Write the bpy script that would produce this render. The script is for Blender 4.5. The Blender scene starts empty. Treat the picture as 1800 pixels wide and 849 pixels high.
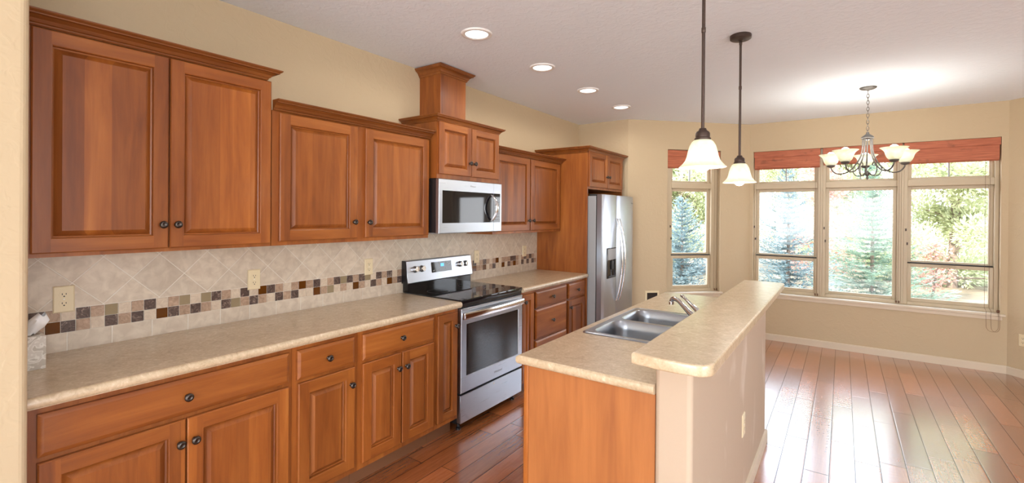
import bpy, bmesh, math, random
from mathutils import Vector, Matrix
SC = bpy.context.scene
COL = SC.collection
PI = math.pi
# ------------------------------------------------------------------ camera
CAMP = Vector((2.765, 0.0, 1.525))
def make_camera():
    yaw, pit, rol, f = math.radians(35.3106), math.radians(-0.1614), math.radians(0.4444), 820.56
    F = Vector((-math.sin(yaw)*math.cos(pit), math.cos(yaw)*math.cos(pit), math.sin(pit)))
    R0 = Vector((math.cos(yaw), math.sin(yaw), 0)); U0 = R0.cross(F)
    R = R0*math.cos(rol) + U0*math.sin(rol); U = U0*math.cos(rol) - R0*math.sin(rol)
    cd = bpy.data.cameras.new('camera'); co = bpy.data.objects.new('camera', cd); COL.objects.link(co)
    cd.sensor_fit = 'HORIZONTAL'; cd.sensor_width = 36; cd.lens = f*36/1800
    cd.shift_y = -(424.5-378.04)/1800; cd.clip_start = .02; cd.clip_end = 300
    m = Matrix((R, U, -F)).transposed().to_4x4(); m.translation = CAMP
    co.matrix_world = m; SC.camera = co
make_camera()
SC.view_settings.view_transform = 'Standard'; SC.view_settings.look = 'None'
SC.view_settings.gamma = 1; SC.view_settings.use_curve_mapping = False
SC.view_settings.exposure = 0.0
SC.cycles.use_denoising = True
SC.cycles.max_bounces = 10; SC.cycles.diffuse_bounces = 5; SC.cycles.glossy_bounces = 4
SC.cycles.transparent_max_bounces = 12
SC.cycles.sample_clamp_indirect = 6
# light levels
SKY = 7.5; SUN = 11.0
DAY_SIDE = 62; DAY_REAR = 190
CAN = 13; PEND = 3.5; CHAND = 4.2
WARM = (1.0, .95, .87); DAYC = (.97, .98, 1.0)
def world():
    w = bpy.data.worlds.new('sky'); SC.world = w; w.use_nodes = True
    nt = w.node_tree; bg = nt.nodes['Background']
    tc = nt.nodes.new('ShaderNodeTexCoord'); sx = nt.nodes.new('ShaderNodeSeparateXYZ')
    rp = nt.nodes.new('ShaderNodeValToRGB')
    nt.links.new(tc.outputs['Generated'], sx.inputs[0]); nt.links.new(sx.outputs['Z'], rp.inputs[0])
    rp.color_ramp.elements[0].position = 0.0; rp.color_ramp.elements[0].color = (.95, .97, 1, 1)
    rp.color_ramp.elements[1].position = .7; rp.color_ramp.elements[1].color = (.62, .78, 1, 1)
    nt.links.new(rp.outputs[0], bg.inputs[0]); bg.inputs[1].default_value = SKY
world()
def light(name, kind, energy, loc, color=(1, 1, 1), parent=None, **kw):
    l = bpy.data.lights.new(name, kind); l.energy = energy; l.color = color
    rot = kw.pop('rot', None)
    for k, v in kw.items(): setattr(l, k, v)
    o = bpy.data.objects.new(name, l); COL.objects.link(o)
    if parent: o.parent = parent; o.location = Vector(loc) - parent.location
    else: o.location = loc
    if rot: o.rotation_euler = rot
    return o
# sun from behind and left of the house: it lights the garden, not the room
light('sun', 'SUN', SUN, (0, 0, 10), (1, .95, .85), angle=.02, rot=(math.radians(48), 0, math.radians(-28)))
# daylight through the side and rear windows of the great room behind the camera
light('daylight_side', 'AREA', DAY_SIDE, (6.95, -1.0, 1.45), DAYC, shape='RECTANGLE', size=2.0, size_y=4.4, rot=(0, math.radians(38), 0))
light('daylight_rear', 'AREA', DAY_REAR, (2.6, -4.95, 1.45), DAYC, shape='RECTANGLE', size=3.4, size_y=2.0, rot=(math.radians(38), 0, 0))

# ------------------------------------------------------------------ materials
def srgb(r, g, b):
    f = lambda c: (c/255)/12.92 if c/255 <= .04045 else ((c/255+.055)/1.055)**2.4
    return (f(r), f(g), f(b), 1)
class NT:
    def __init__(s, name):
        s.m = bpy.data.materials.new(name); s.m.use_nodes = True; s.t = s.m.node_tree
        s.b = s.t.nodes['Principled BSDF']; s.out = s.t.nodes['Material Output']
    def n(s, typ, **kw):
        nd = s.t.nodes.new('ShaderNode'+typ)
        for k, v in kw.items():
            if k.startswith('i_'):
                key = k[2:]
                key = int(key) if key.isdigit() else key.replace('_', ' ')
                s.put(nd.inputs[key], v)
            else: setattr(nd, k, v)
        return nd
    def put(s, sock, v):
        if isinstance(v, bpy.types.NodeSocket): s.t.links.new(v, sock)
        elif isinstance(v, bpy.types.Node): s.t.links.new(v.outputs[0], sock)
        else: sock.default_value = v
    def math(s, op, a, b=0.0, c=None):
        nd = s.t.nodes.new('ShaderNodeMath'); nd.operation = op
        s.put(nd.inputs[0], a); s.put(nd.inputs[1], b)
        if c is not None: s.put(nd.inputs[2], c)
        return nd.outputs[0]
    def mix(s, f, a, b, mode='MIX'):
        nd = s.t.nodes.new('ShaderNodeMix'); nd.data_type = 'RGBA'; nd.blend_type = mode
        s.put(nd.inputs[0], f); s.put(nd.inputs[6], a); s.put(nd.inputs[7], b)
        return nd.outputs[2]
    def ramp(s, f, stops):
        nd = s.t.nodes.new('ShaderNodeValToRGB'); e = nd.color_ramp.elements
        while len(e) < len(stops): e.new(.5)
        for k, (p, c) in enumerate(stops): e[k].position = p; e[k].color = c if len(c) == 4 else (*c, 1)
        s.put(nd.inputs[0], f); return nd.outputs[0]
    def bump(s, h, strength=.2, dist=.01):
        nd = s.n('Bump', i_Strength=strength, i_Distance=dist, i_Height=h)
        s.put(s.b.inputs['Normal'], nd.outputs[0]); return nd
    def set(s, **kw):
        for k, v in kw.items(): s.put(s.b.inputs[k.replace('_', ' ')], v)
        return s
def grey(v): return (v, v, v, 1)
def plain(name, col, rough=.5, metal=0., **kw):
    return NT(name).set(Base_Color=col, Roughness=rough, Metallic=metal, **kw).m
def wood(name, axis, tint=1.0, boards=True, pale=0.0):
    """cherry with the grain along one axis"""
    k = NT(name)
    tc = k.n('TexCoord'); oi = k.n('ObjectInfo')
    off = k.math('MULTIPLY', oi.outputs['Random'], 37.0)
    add = k.n('VectorMath', operation='ADD', i_0=tc.outputs['Object']); k.put(add.inputs[1], off)
    sc = {'z': (17, 17, 1.8), 'y': (17, 1.8, 17), 'x': (1.8, 17, 17)}[axis]
    mp = k.n('Mapping', i_Vector=add.outputs[0]); mp.inputs['Scale'].default_value = sc
    g1 = k.n('TexNoise', i_Vector=mp.outputs[0], i_Scale=1.0, i_Detail=5.0, i_Roughness=.6, i_Distortion=.6)
    sc2 = {'z': (5, 5, .8), 'y': (5, .8, 5), 'x': (.8, 5, 5)}[axis]
    mp2 = k.n('Mapping', i_Vector=add.outputs[0]); mp2.inputs['Scale'].default_value = sc2
    g2 = k.n('TexNoise', i_Vector=mp2.outputs[0], i_Scale=1.0, i_Detail=3.0, i_Distortion=1.5)
    sc3 = {'z': (150, 150, 5), 'y': (150, 5, 150), 'x': (5, 150, 150)}[axis]
    mp3 = k.n('Mapping', i_Vector=add.outputs[0]); mp3.inputs['Scale'].default_value = sc3
    g3 = k.n('TexNoise', i_Vector=mp3.outputs[0], i_Scale=1.0, i_Detail=2.0)
    f = k.math('ADD', k.math('MULTIPLY', g1.outputs[0], .55), k.math('MULTIPLY', g2.outputs[0], .45))
    f = k.math('ADD', f, k.math('MULTIPLY', k.math('SUBTRACT', g3.outputs[0], .5), .08))
    c = k.ramp(f, [(p_, srgb(*[q*tint*(1-pale)+pale*w for q, w in zip(c_, (214, 150, 104))])) for p_, c_ in ((.25, (108, 52, 18)), (.46, (144, 80, 31)), (.6, (162, 95, 40)), (.8, (186, 122, 62)))])
    if boards:
        sx = k.n('SeparateXYZ', i_Vector=add.outputs[0])
        w = k.math('ADD', sx.outputs[0], sx.outputs[1]) if axis == 'z' else sx.outputs[2]
        wob = k.math('MULTIPLY', k.math('FLOOR', k.math('DIVIDE', w, .17)), .03)
        bd = k.math('FLOOR', k.math('DIVIDE', k.math('ADD', w, wob), .085))
        wn = k.n('TexWhiteNoise', noise_dimensions='1D', i_W=bd)
        v = k.math('MULTIPLY_ADD', wn.outputs[0], .36, .80)
        c = k.mix(1.0, c, k.n('CombineColor', i_Red=v, i_Green=k.math('MULTIPLY', v, k.math('MULTIPLY_ADD', wn.outputs[0], .06, .96)), i_Blue=v).outputs[0], 'MULTIPLY')
    v2 = k.math('MULTIPLY_ADD', oi.outputs['Random'], .24, .86)
    c = k.mix(1.0, c, k.n('CombineColor', i_Red=v2, i_Green=v2, i_Blue=v2).outputs[0], 'MULTIPLY')
    k.set(Base_Color=c, Roughness=.4); k.b.inputs['Specular IOR Level'].default_value = .4; k.b.inputs['Coat Weight'].default_value = .12; k.b.inputs['Coat Roughness'].default_value = .2
    k.bump(g3.outputs[0], .06, .002)
    return k.m
def paint(name, col, scale=55, strength=.25, rough=.75):
    k = NT(name); g = k.n('NewGeometry')
    n1 = k.n('TexNoise', i_Vector=g.outputs['Position'], i_Scale=scale, i_Detail=3.0)
    n2 = k.n('TexNoise', i_Vector=g.outputs['Position'], i_Scale=scale*.35, i_Detail=2.0, i_Distortion=.8)
    h = k.ramp(n2.outputs[0], [(.45, grey(0)), (.6, grey(1))])
    h = k.math('ADD', h, k.math('MULTIPLY', n1.outputs[0], .5))
    k.set(Base_Color=col, Roughness=rough); k.bump(h, strength, .0025); return k.m
def laminate():
    k = NT('counter_laminate'); g = k.n('NewGeometry')
    n1 = k.n('TexNoise', i_Vector=g.outputs['Position'], i_Scale=24.0, i_Detail=8.0, i_Roughness=.75, i_Distortion=1.0)
    n2 = k.n('TexNoise', i_Vector=g.outputs['Position'], i_Scale=95.0, i_Detail=3.0)
    f = k.math('ADD', k.math('MULTIPLY', n1.outputs[0], .7), k.math('MULTIPLY', n2.outputs[0], .3))
    c = k.ramp(f, [(.32, srgb(168, 146, 116)), (.45, srgb(194, 172, 140)), (.56, srgb(206, 185, 154)), (.68, srgb(230, 215, 190))])
    k.set(Base_Color=c, Roughness=.4); k.b.inputs['Coat Weight'].default_value = .8; k.b.inputs['Coat Roughness'].default_value = .26; k.b.inputs['Coat IOR'].default_value = 1.7; k.bump(n2.outputs[0], .05, .001)
    return k.m
def floor_mat():
    k = NT('hand_scraped_floor'); g = k.n('NewGeometry'); s = k.n('SeparateXYZ', i_Vector=g.outputs['Position'])
    W = .127
    rx = k.math('DIVIDE', k.math('SUBTRACT', s.outputs[0], 2.838-W*60), W)
    row = k.math('FLOOR', rx); fx = k.math('FRACT', rx)
    wr = k.n('TexWhiteNoise', noise_dimensions='1D', i_W=row)
    ly = k.math('DIVIDE', k.math('ADD', k.math('ADD', s.outputs[1], 20.0), k.math('MULTIPLY', wr.outputs[0], 3.0)), k.math('MULTIPLY_ADD', wr.outputs[0], .35, .62))
    pl = k.math('FLOOR', ly); fy = k.math('FRACT', ly)
    cv = k.n('CombineXYZ', i_X=row, i_Y=pl)
    wn = k.n('TexWhiteNoise', noise_dimensions='3D', i_Vector=cv.outputs[0])
    ex = k.math('MULTIPLY', k.math('MINIMUM', fx, k.math('SUBTRACT', 1.0, fx)), W)
    ey = k.math('MULTIPLY', k.math('MINIMUM', fy, k.math('SUBTRACT', 1.0, fy)), .8)
    e = k.math('MINIMUM', ex, ey)
    gap = k.math('LESS_THAN', e, .0019)
    edge = k.ramp(k.math('DIVIDE', e, .008), [(0, grey(0)), (1, grey(1))])
    mp = k.n('Mapping', i_Vector=g.outputs['Position']); mp.inputs['Scale'].default_value = (70, 5, 1)
    ad = k.n('VectorMath', operation='ADD', i_0=mp.outputs[0]); k.put(ad.inputs[1], k.math('MULTIPLY', wn.outputs[0], 31.0))
    gr = k.n('TexNoise', i_Vector=ad.outputs[0], i_Scale=1.0, i_Detail=5.0, i_Roughness=.65, i_Distortion=.5)
    c = k.ramp(gr.outputs[0], [(.25, srgb(150, 82, 44)), (.5, srgb(168, 97, 54)), (.75, srgb(182, 110, 64))])
    v = k.math('MULTIPLY_ADD', wn.outputs[0], .6, .66)
    c = k.mix(1.0, c, k.n('CombineColor', i_Red=v, i_Green=v, i_Blue=v).outputs[0], 'MULTIPLY')
    c = k.mix(gap, c, (.03, .014, .01, 1))
    # ripples left by the scraper, across the plank, different on every plank
    mr = k.n('Mapping', i_Vector=g.outputs['Position']); mr.inputs['Scale'].default_value = (7, 7, 1)
    ar = k.n('VectorMath', operation='ADD', i_0=mr.outputs[0]); k.put(ar.inputs[1], k.math('MULTIPLY', wn.outputs[0], 50.0))
    rp = k.n('TexNoise', i_Vector=ar.outputs[0], i_Scale=1.0, i_Detail=1.0)
    ph = k.math('ADD', k.math('MULTIPLY', s.outputs[1], 150.0), k.math('MULTIPLY', rp.outputs[0], 16.0))
    amt = k.ramp(wn.outputs[0], [(.2, grey(.1)), (.8, grey(1))])
    h = k.math('MULTIPLY', k.math('SINE', ph), k.math('MULTIPLY', amt, .16))
    h = k.math('ADD', h, k.math('MULTIPLY', edge, .6))
    k.set(Base_Color=c, Roughness=.27)
    k.put(k.b.inputs['Coat Weight'], k.math('SUBTRACT', 1.0, k.math('MULTIPLY', gap, .9))); k.b.inputs['Coat Roughness'].default_value = .2; k.b.inputs['Coat IOR'].default_value = 2.2
    nb = k.bump(h, 1.0, .0005); k.put(k.b.inputs['Coat Normal'], nb.outputs[0])
    return k.m
def tile_field(diag):
    k = NT('ceramic_diagonal_tile' if diag else 'ceramic_tile_row'); g = k.n('NewGeometry'); s = k.n('SeparateXYZ', i_Vector=g.outputs['Position'])
    if diag:
        y = k.math('SUBTRACT', s.outputs[1], .663-.2135*10); z = k.math('SUBTRACT', s.outputs[2], 1.10)
        a = k.math('DIVIDE', k.math('ADD', y, z), .2135); b = k.math('DIVIDE', k.math('SUBTRACT', y, z), .2135); P = .151
    else:
        a = k.math('DIVIDE', k.math('SUBTRACT', s.outputs[1], .541-.1535*10), .1535); b = k.math('ADD', k.math('MULTIPLY', s.outputs[2], 0.0), .5); P = .1535
    d = lambda t: k.math('MULTIPLY', k.math('MINIMUM', k.math('FRACT', t), k.math('SUBTRACT', 1.0, k.math('FRACT', t))), P)
    e = k.math('MINIMUM', d(a), d(b))
    wn = k.n('TexWhiteNoise', noise_dimensions='3D', i_Vector=k.n('CombineXYZ', i_X=k.math('FLOOR', a), i_Y=k.math('FLOOR', b)).outputs[0])
    n1 = k.n('TexNoise', i_Vector=g.outputs['Position'], i_Scale=22.0, i_Detail=5.0, i_Distortion=.6)
    c = k.ramp(n1.outputs[0], [(.35, srgb(196, 180, 160)), (.65, srgb(214, 200, 180))])
    v = k.math('MULTIPLY_ADD', wn.outputs[0], .10, .93)
    c = k.mix(1.0, c, k.n('CombineColor', i_Red=v, i_Green=v, i_Blue=v).outputs[0], 'MULTIPLY')
    c = k.mix(k.math('LESS_THAN', e, .0017), c, srgb(222, 214, 200))
    k.set(Base_Color=c, Roughness=.38)
    k.bump(k.ramp(k.math('DIVIDE', e, .004), [(.3, grey(0)), (1, grey(1))]), .5, .002)
    return k.m
def stone(name, stops, scale=18, rough=.3):
    k = NT(name); g = k.n('NewGeometry')
    n1 = k.n('TexNoise', i_Vector=g.outputs['Position'], i_Scale=scale*2, i_Detail=6.0, i_Roughness=.7, i_Distortion=2.0)
    k.set(Base_Color=k.ramp(n1.outputs[0], stops), Roughness=rough); return k.m
def steel(name, v=.62, rough=.3, axis='y'):
    k = NT(name); tc = k.n('TexCoord')
    mp = k.n('Mapping', i_Vector=tc.outputs['Object']); mp.inputs['Scale'].default_value = {'y': (400, 4, 400), 'z': (400, 400, 4), 'x': (4, 400, 400)}[axis]
    n1 = k.n('TexNoise', i_Vector=mp.outputs[0], i_Scale=1.0, i_Detail=2.0)
    k.set(Base_Color=(v*.88, v*.95, v*1.06, 1), Metallic=1.0, Roughness=k.math('MULTIPLY_ADD', n1.outputs[0], .12, rough-.06)); return k.m
def pane_mat():
    k = NT('window_glass'); t = k.n('BsdfTransparent'); gl = k.n('BsdfGlossy', i_Roughness=.02)
    g = k.n('NewGeometry'); dt = k.n('VectorMath', operation='DOT_PRODUCT', i_0=g.outputs['Normal'], i_1=g.outputs['Incoming'])
    ab = k.math('SUBTRACT', 1.0, k.math('ABSOLUTE', dt.outputs['Value']))
    mx = k.n('MixShader'); k.put(mx.inputs[0], k.math('MULTIPLY_ADD', k.math('POWER', ab, 5.0), .8, .02))
    k.t.links.new(t.outputs[0], mx.inputs[1]); k.t.links.new(gl.outputs[0], mx.inputs[2]); k.t.links.new(mx.outputs[0], k.out.inputs[0]); return k.m
def shade_glass():
    k = NT('alabaster_glass'); g = k.n('TexCoord')
    n1 = k.n('TexNoise', i_Vector=g.outputs['Object'], i_Scale=16.0, i_Detail=4.0, i_Distortion=1.5)
    c = k.ramp(n1.outputs[0], [(.35, (.86, .87, .70, 1)), (.65, (.94, .95, .86, 1))])
    d = k.n('BsdfDiffuse', i_Color=c); t = k.n('BsdfTranslucent', i_Color=c); gl = k.n('BsdfGlossy', i_Roughness=.25)
    m1 = k.n('MixShader', i_0=.55); k.t.links.new(d.outputs[0], m1.inputs[1]); k.t.links.new(t.outputs[0], m1.inputs[2])
    m2 = k.n('MixShader', i_0=.06); k.t.links.new(m1.outputs[0], m2.inputs[1]); k.t.links.new(gl.outputs[0], m2.inputs[2])
    k.t.links.new(m2.outputs[0], k.out.inputs[0]); return k.m
def emit(name, col, s):
    k = NT(name); e = k.n('Emission', i_Color=col, i_Strength=s); k.t.links.new(e.outputs[0], k.out.inputs[0]); return k.m
def woven():
    k = NT('woven_wood'); g = k.n('NewGeometry'); s = k.n('SeparateXYZ', i_Vector=g.outputs['Position'])
    w = k.math('SINE', k.math('MULTIPLY', s.outputs[2], 900.0))
    mp = k.n('Mapping', i_Vector=g.outputs['Position']); mp.inputs['Scale'].default_value = (6, 6, 160)
    n1 = k.n('TexNoise', i_Vector=mp.outputs[0], i_Scale=1.0, i_Detail=3.0)
    mp2 = k.n('Mapping', i_Vector=g.outputs['Position']); mp2.inputs['Scale'].default_value = (9, 9, 12)
    n2 = k.n('TexNoise', i_Vector=mp2.outputs[0], i_Scale=1.0, i_Detail=4.0)
    c = k.ramp(n1.outputs[0], [(.3, srgb(152, 82, 54)), (.55, srgb(182, 102, 70)), (.8, srgb(198, 122, 88))])
    c = k.mix(k.ramp(n2.outputs[0], [(.60, grey(0)), (.70, grey(.5))]), c, srgb(96, 62, 40))
    k.set(Base_Color=c, Roughness=.6); k.bump(w, .3, .001); return k.m
def leafy(name, c1, c2):
    k = NT(name); g = k.n('NewGeometry')
    n1 = k.n('TexNoise', i_Vector=g.outputs['Position'], i_Scale=5.0, i_Detail=3.0)
    c = k.ramp(n1.outputs[0], [(.35, c1), (.65, c2)])
    d = k.n('BsdfDiffuse', i_Color=c); t = k.n('BsdfTranslucent', i_Color=c); m1 = k.n('MixShader', i_0=.35)
    k.t.links.new(d.outputs[0], m1.inputs[1]); k.t.links.new(t.outputs[0], m1.inputs[2]); k.t.links.new(m1.outputs[0], k.out.inputs[0]); return k.m
def wall_scuffed():
    k = NT('scuffed_wall_paint'); g = k.n('NewGeometry')
    mp = k.n('Mapping', i_Vector=g.outputs['Position']); mp.inputs['Scale'].default_value = (3, 3.2, 1.7)
    n1 = k.n('TexNoise', i_Vector=mp.outputs[0], i_Scale=1.3, i_Detail=5.0, i_Distortion=.6)
    n2 = k.n('TexNoise', i_Vector=g.outputs['Position'], i_Scale=40.0, i_Detail=3.0)
    c = k.mix(k.ramp(n1.outputs[0], [(.6, grey(0)), (.72, grey(.6))]), srgb(192, 172, 150), srgb(222, 210, 198))
    k.set(Base_Color=c, Roughness=.7); k.bump(n2.outputs[0], .25, .003); return k.m
def ground_mat():
    k = NT('dry_grass'); g = k.n('NewGeometry')
    n1 = k.n('TexNoise', i_Vector=g.outputs['Position'], i_Scale=1.6, i_Detail=8.0, i_Roughness=.7)
    k.set(Base_Color=k.ramp(n1.outputs[0], [(.3, srgb(92, 80, 64)), (.5, srgb(126, 112, 90)), (.7, srgb(150, 138, 118))]), Roughness=.95); return k.m
def paper_swirl():
    k = NT('swirl_printed_card'); g = k.n('TexCoord')
    w = k.n('TexWave', i_Vector=g.outputs['Object'], i_Scale=22.0, i_Distortion=14.0, i_Detail=2.0)
    k.set(Base_Color=k.ramp(w.outputs[0], [(.2, srgb(186, 178, 166)), (.5, srgb(226, 222, 214)), (.9, srgb(205, 198, 188))]), Roughness=.6); return k.m
M = dict(
    wz=wood('cherry_vertical', 'z'), wy=wood('cherry_horizontal', 'y', boards=False), wx=wood('cherry_cross', 'x', boards=False),
    wd=wood('cherry_crown', 'y', .86, False), wdx=wood('cherry_crown_return', 'x', .86, False), wpan=wood('cherry_veneer', 'z', 1.0, False, .0), wisl=wood('cherry_island_veneer', 'z', 1.0, False, .35),
    wall=paint('beige_wall_paint', srgb(194, 174, 142)), ceil=paint('ceiling_paint', srgb(234, 242, 250), 70, .35, .85),
    trim=plain('trim_paint', srgb(212, 196, 172), .45), vinyl=plain('window_vinyl', srgb(190, 173, 144), .4),
    lam=laminate(), floor=floor_mat(), tiled=tile_field(True), tiler=tile_field(False),
    mD=stone('dark_marble', [(.35, srgb(60, 46, 42)), (.55, srgb(98, 80, 72)), (.68, srgb(170, 150, 138))]),
    mT=stone('tan_travertine', [(.35, srgb(150, 122, 100)), (.65, srgb(190, 162, 138))], 14, .4),
    mL=stone('light_travertine', [(.35, srgb(196, 176, 154)), (.65, srgb(216, 200, 178))], 12, .4),
    mB=plain('brown_glass', srgb(96, 54, 16), .12), mK=plain('khaki_glass', srgb(150, 134, 106), .12),
    grout=plain('grout', srgb(222, 214, 200), .8),
    ss=steel('brushed_steel', .50, .30, 'y'), ssz=steel('brushed_steel_tall', .50, .30, 'z'), sink=steel('sink_steel', .42, .30, 'x'),
    chrome=plain('polished_steel', (.75, .75, .76, 1), .12, 1.0), pewter=plain('antique_pewter', (.085, .072, .064, 1), .34, 1.0),
    black=plain('black_enamel', (.012, .012, .014, 1), .25), bglass=plain('black_glass', (.006, .006, .008, 1), .04),
    greycase=plain('grey_case', (.34, .35, .36, 1), .45), gasket=plain('dark_gasket', (.03, .03, .03, 1), .6),
    bronze=plain('oil_rubbed_bronze', (.075, .05, .04, 1), .42, .6), iron=plain('weathered_iron', (.15, .14, .13, 1), .45, .7),
    almond=plain('almond_plastic', srgb(226, 210, 174), .35), slot=plain('slot_dark', (.03, .025, .02, 1), .6),
    white=plain('white_enamel', srgb(236, 234, 230), .4), glass=pane_mat(), shade=shade_glass(),
    bulb=emit('bulb_glow', (1, .97, .9, 1), 8.0), led=emit('downlight_glow', (1, .97, .92, 1), 9.0), blue=emit('clock_display', (.1, .35, 1, 1), 3.0),
    woven=woven(), cord=plain('shade_cord', srgb(110, 78, 56), .7), toekick=plain('toe_board', srgb(120, 78, 50), .5),
    scuff=wall_scuffed(), ground=ground_mat(), bark=plain('bark', srgb(128, 112, 100), .9), rock=plain('pale_rock', srgb(168, 164, 160), .9),
    spruceb=leafy('blue_spruce_needles', srgb(120, 138, 140), srgb(160, 178, 180)), spruceg=leafy('green_spruce_needles', srgb(116, 142, 122), srgb(164, 186, 166)),
    pine=leafy('pine_needles', srgb(182, 188, 148), srgb(214, 218, 182)), redl=leafy('red_leaves', srgb(200, 140, 126), srgb(220, 170, 154)),
    card=paper_swirl(), cardtop=plain('card_top', srgb(150, 138, 124), .6), tissue=plain('tissue_paper', srgb(240, 240, 240), .9),
    dark_in=plain('vent_inside', (.05, .045, .04, 1), .8), dkwin=plain('lamp_black', (.02, .02, .02, 1), .5), letter=plain('printed_grey', (.20, .2, .21, 1), .4),
)
# ------------------------------------------------------------------ mesh builder
class MB:
    def __init__(s): s.bm = bmesh.new()
    def _xf(s, vs, m):
        if m is not None: bmesh.ops.transform(s.bm, matrix=m, verts=vs)
    def box(s, x0, x1, y0, y1, z0, z1, bev=0., mi=0, m=None, edges='all', seg=2):
        b = bmesh.new(); bmesh.ops.create_cube(b, size=1)
        for v in b.verts: v.co = Vector((x0+(v.co.x+.5)*(x1-x0), y0+(v.co.y+.5)*(y1-y0), z0+(v.co.z+.5)*(z1-z0)))
        if bev:
            es = b.edges[:]
            if edges != 'all':
                ax = 'xyz'.index(edges); es = [e for e in es if abs((e.verts[0].co-e.verts[1].co).normalized()[ax]) > .9]
            bmesh.ops.bevel(b, geom=es, offset=bev, segments=seg, affect='EDGES', profile=.5)
        s.merge(b, mi, m); return s
    def merge(s, b, mi=0, m=None):
        mp = {}
        for v in b.verts: mp[v] = s.bm.verts.new(m @ v.co if m is not None else v.co)
        for f in b.faces:
            try: nf = s.bm.faces.new([mp[v] for v in f.verts]); nf.material_index = mi if mi is not None else f.material_index
            except ValueError: pass
        b.free()
    def rings(s, rs, closed=False, cap0=False, cap1=False, mi=0, mis=None):
        """rs: rings of equal point counts -> quads"""
        V = [[s.bm.verts.new(p) for p in r] for r in rs]; n = len(V[0])
        L = len(V) if closed else len(V)-1
        for i in range(L):
            a, b = V[i], V[(i+1) % len(V)]
            for j in range(n):
                try:
                    f = s.bm.faces.new((a[j], a[(j+1) % n], b[(j+1) % n], b[j])); f.material_index = mis(i, j) if mis else mi
                except ValueError: pass
        if cap0: s.bm.faces.new(V[0][::-1]).material_index = mi
        if cap1: s.bm.faces.new(V[-1]).material_index = mi
        return s
    def lathe(s, prof, c=(0, 0, 0), axis='z', seg=24, mi=0):
        c = Vector(c); rs = []
        for r, h in prof:
            ring = []
            for k in range(seg):
                a = 2*PI*k/seg; u, v = r*math.cos(a), r*math.sin(a)
                p = {'z': (u, v, h), 'x': (h, u, v), 'y': (v, h, u), '-x': (-h, v, u), '-y': (u, -h, v)}[axis]
                ring.append(c+Vector(p))
            rs.append(ring)
        s.rings(rs, mi=mi, cap0=prof[0][0] > 1e-5, cap1=prof[-1][0] > 1e-5); return s
    def tube(s, pts, r, seg=10, mi=0, cap=True):
        pts = [Vector(p) for p in pts]; n = len(pts); rr = r if isinstance(r, (list, tuple)) else [r]*n
        t0 = (pts[1]-pts[0]).normalized(); ref = Vector((0, 0, 1)) if abs(t0.z) < .9 else Vector((1, 0, 0))
        nrm = t0.cross(ref).normalized(); rs = []
        for i in range(n):
            t = (pts[min(i+1, n-1)]-pts[max(i-1, 0)]).normalized()
            nrm = (nrm - t*nrm.dot(t)).normalized(); bn = t.cross(nrm)
            rs.append([pts[i]+(nrm*math.cos(2*PI*k/seg)+bn*math.sin(2*PI*k/seg))*rr[i] for k in range(seg)])
        s.rings(rs, cap0=cap, cap1=cap, mi=mi); return s
    def prism(s, outline, z0, z1, bev=0., mi=0):
        b = bmesh.new(); vs = [b.verts.new((x, y, z0)) for x, y in outline]; f = b.faces.new(vs)
        r = bmesh.ops.extrude_face_region(b, geom=[f])
        for v in r['geom']:
            if isinstance(v, bmesh.types.BMVert): v.co.z = z1
        bmesh.ops.recalc_face_normals(b, faces=b.faces[:])
        if bev:
            es = [e for e in b.edges if abs(e.verts[0].co.z-e.verts[1].co.z) < 1e-6]
            bmesh.ops.bevel(b, geom=es, offset=bev, segments=3, affect='EDGES', profile=.5)
        s.merge(b, mi); return s
    def sweep(s, path, prof, side=1, mi=0, mis=None):
        """profile of (offset outwards, z) along a plan polyline, mitred"""
        P = [Vector((p[0], p[1])) for p in path]; rs = []
        for i, p in enumerate(P):
            d0 = (P[i]-P[i-1]).normalized() if i else (P[1]-P[0]).normalized()
            d1 = (P[i+1]-P[i]).normalized() if i < len(P)-1 else d0
            n0 = Vector((d0.y, -d0.x))*side; n1 = Vector((d1.y, -d1.x))*side
            b = n0+n1; b = b/(b.dot(n0)) if b.length > 1e-6 else n0
            rs.append([(p.x+b.x*o, p.y+b.y*o, z) for o, z in prof])
        s.rings(rs, cap0=True, cap1=True, mi=mi, mis=mis); return s
    def build(s, name, mats, parent=None, loc=None, smooth=24, base=None):
        bm = s.bm; bmesh.ops.remove_doubles(bm, verts=bm.verts[:], dist=1e-6)
        bmesh.ops.recalc_face_normals(bm, faces=bm.faces[:])
        o0 = base if base is not None else (wloc(parent) if parent else Vector(loc or (0, 0, 0)))
        if any(o0): bmesh.ops.translate(bm, vec=-o0, verts=bm.verts[:])
        if smooth:
            lim = math.radians(smooth)
            for f in bm.faces: f.smooth = smooth >= 45 or f.calc_area() < .015
            for e in bm.edges:
                if len(e.link_faces) != 2 or e.calc_face_angle(0) > lim: e.smooth = False
        me = bpy.data.meshes.new(name); bm.to_mesh(me); bm.free()
        for m in (mats if isinstance(mats, (list, tuple)) else [mats]): me.materials.append(m)
        o = bpy.data.objects.new(name, me); COL.objects.link(o)
        if parent: o.parent = parent; o['_w'] = list(o0)
        else: o.location = o0; o['_w'] = list(o0)
        return o
def wloc(o): return Vector(o['_w'])
def child(mb, name, mats, parent, **kw):
    """a part; its mesh sits in the parent's frame (all frames share the thing's base point)"""
    o = mb.build(name, mats, parent, **kw); return o
def thing(name, label, cat, loc, group=None):
    o = bpy.data.objects.new(name, None); o.empty_display_size = .05; COL.objects.link(o); o.location = loc; o['_w'] = list(loc)
    o['label'] = label; o['category'] = cat
    if group: o['group'] = group
    return o
def tag(o, label, cat, group=None):
    o['label'] = label; o['category'] = cat
    if group: o['group'] = group
    return o
def struct(o): o['kind'] = 'structure'; return o

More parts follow.
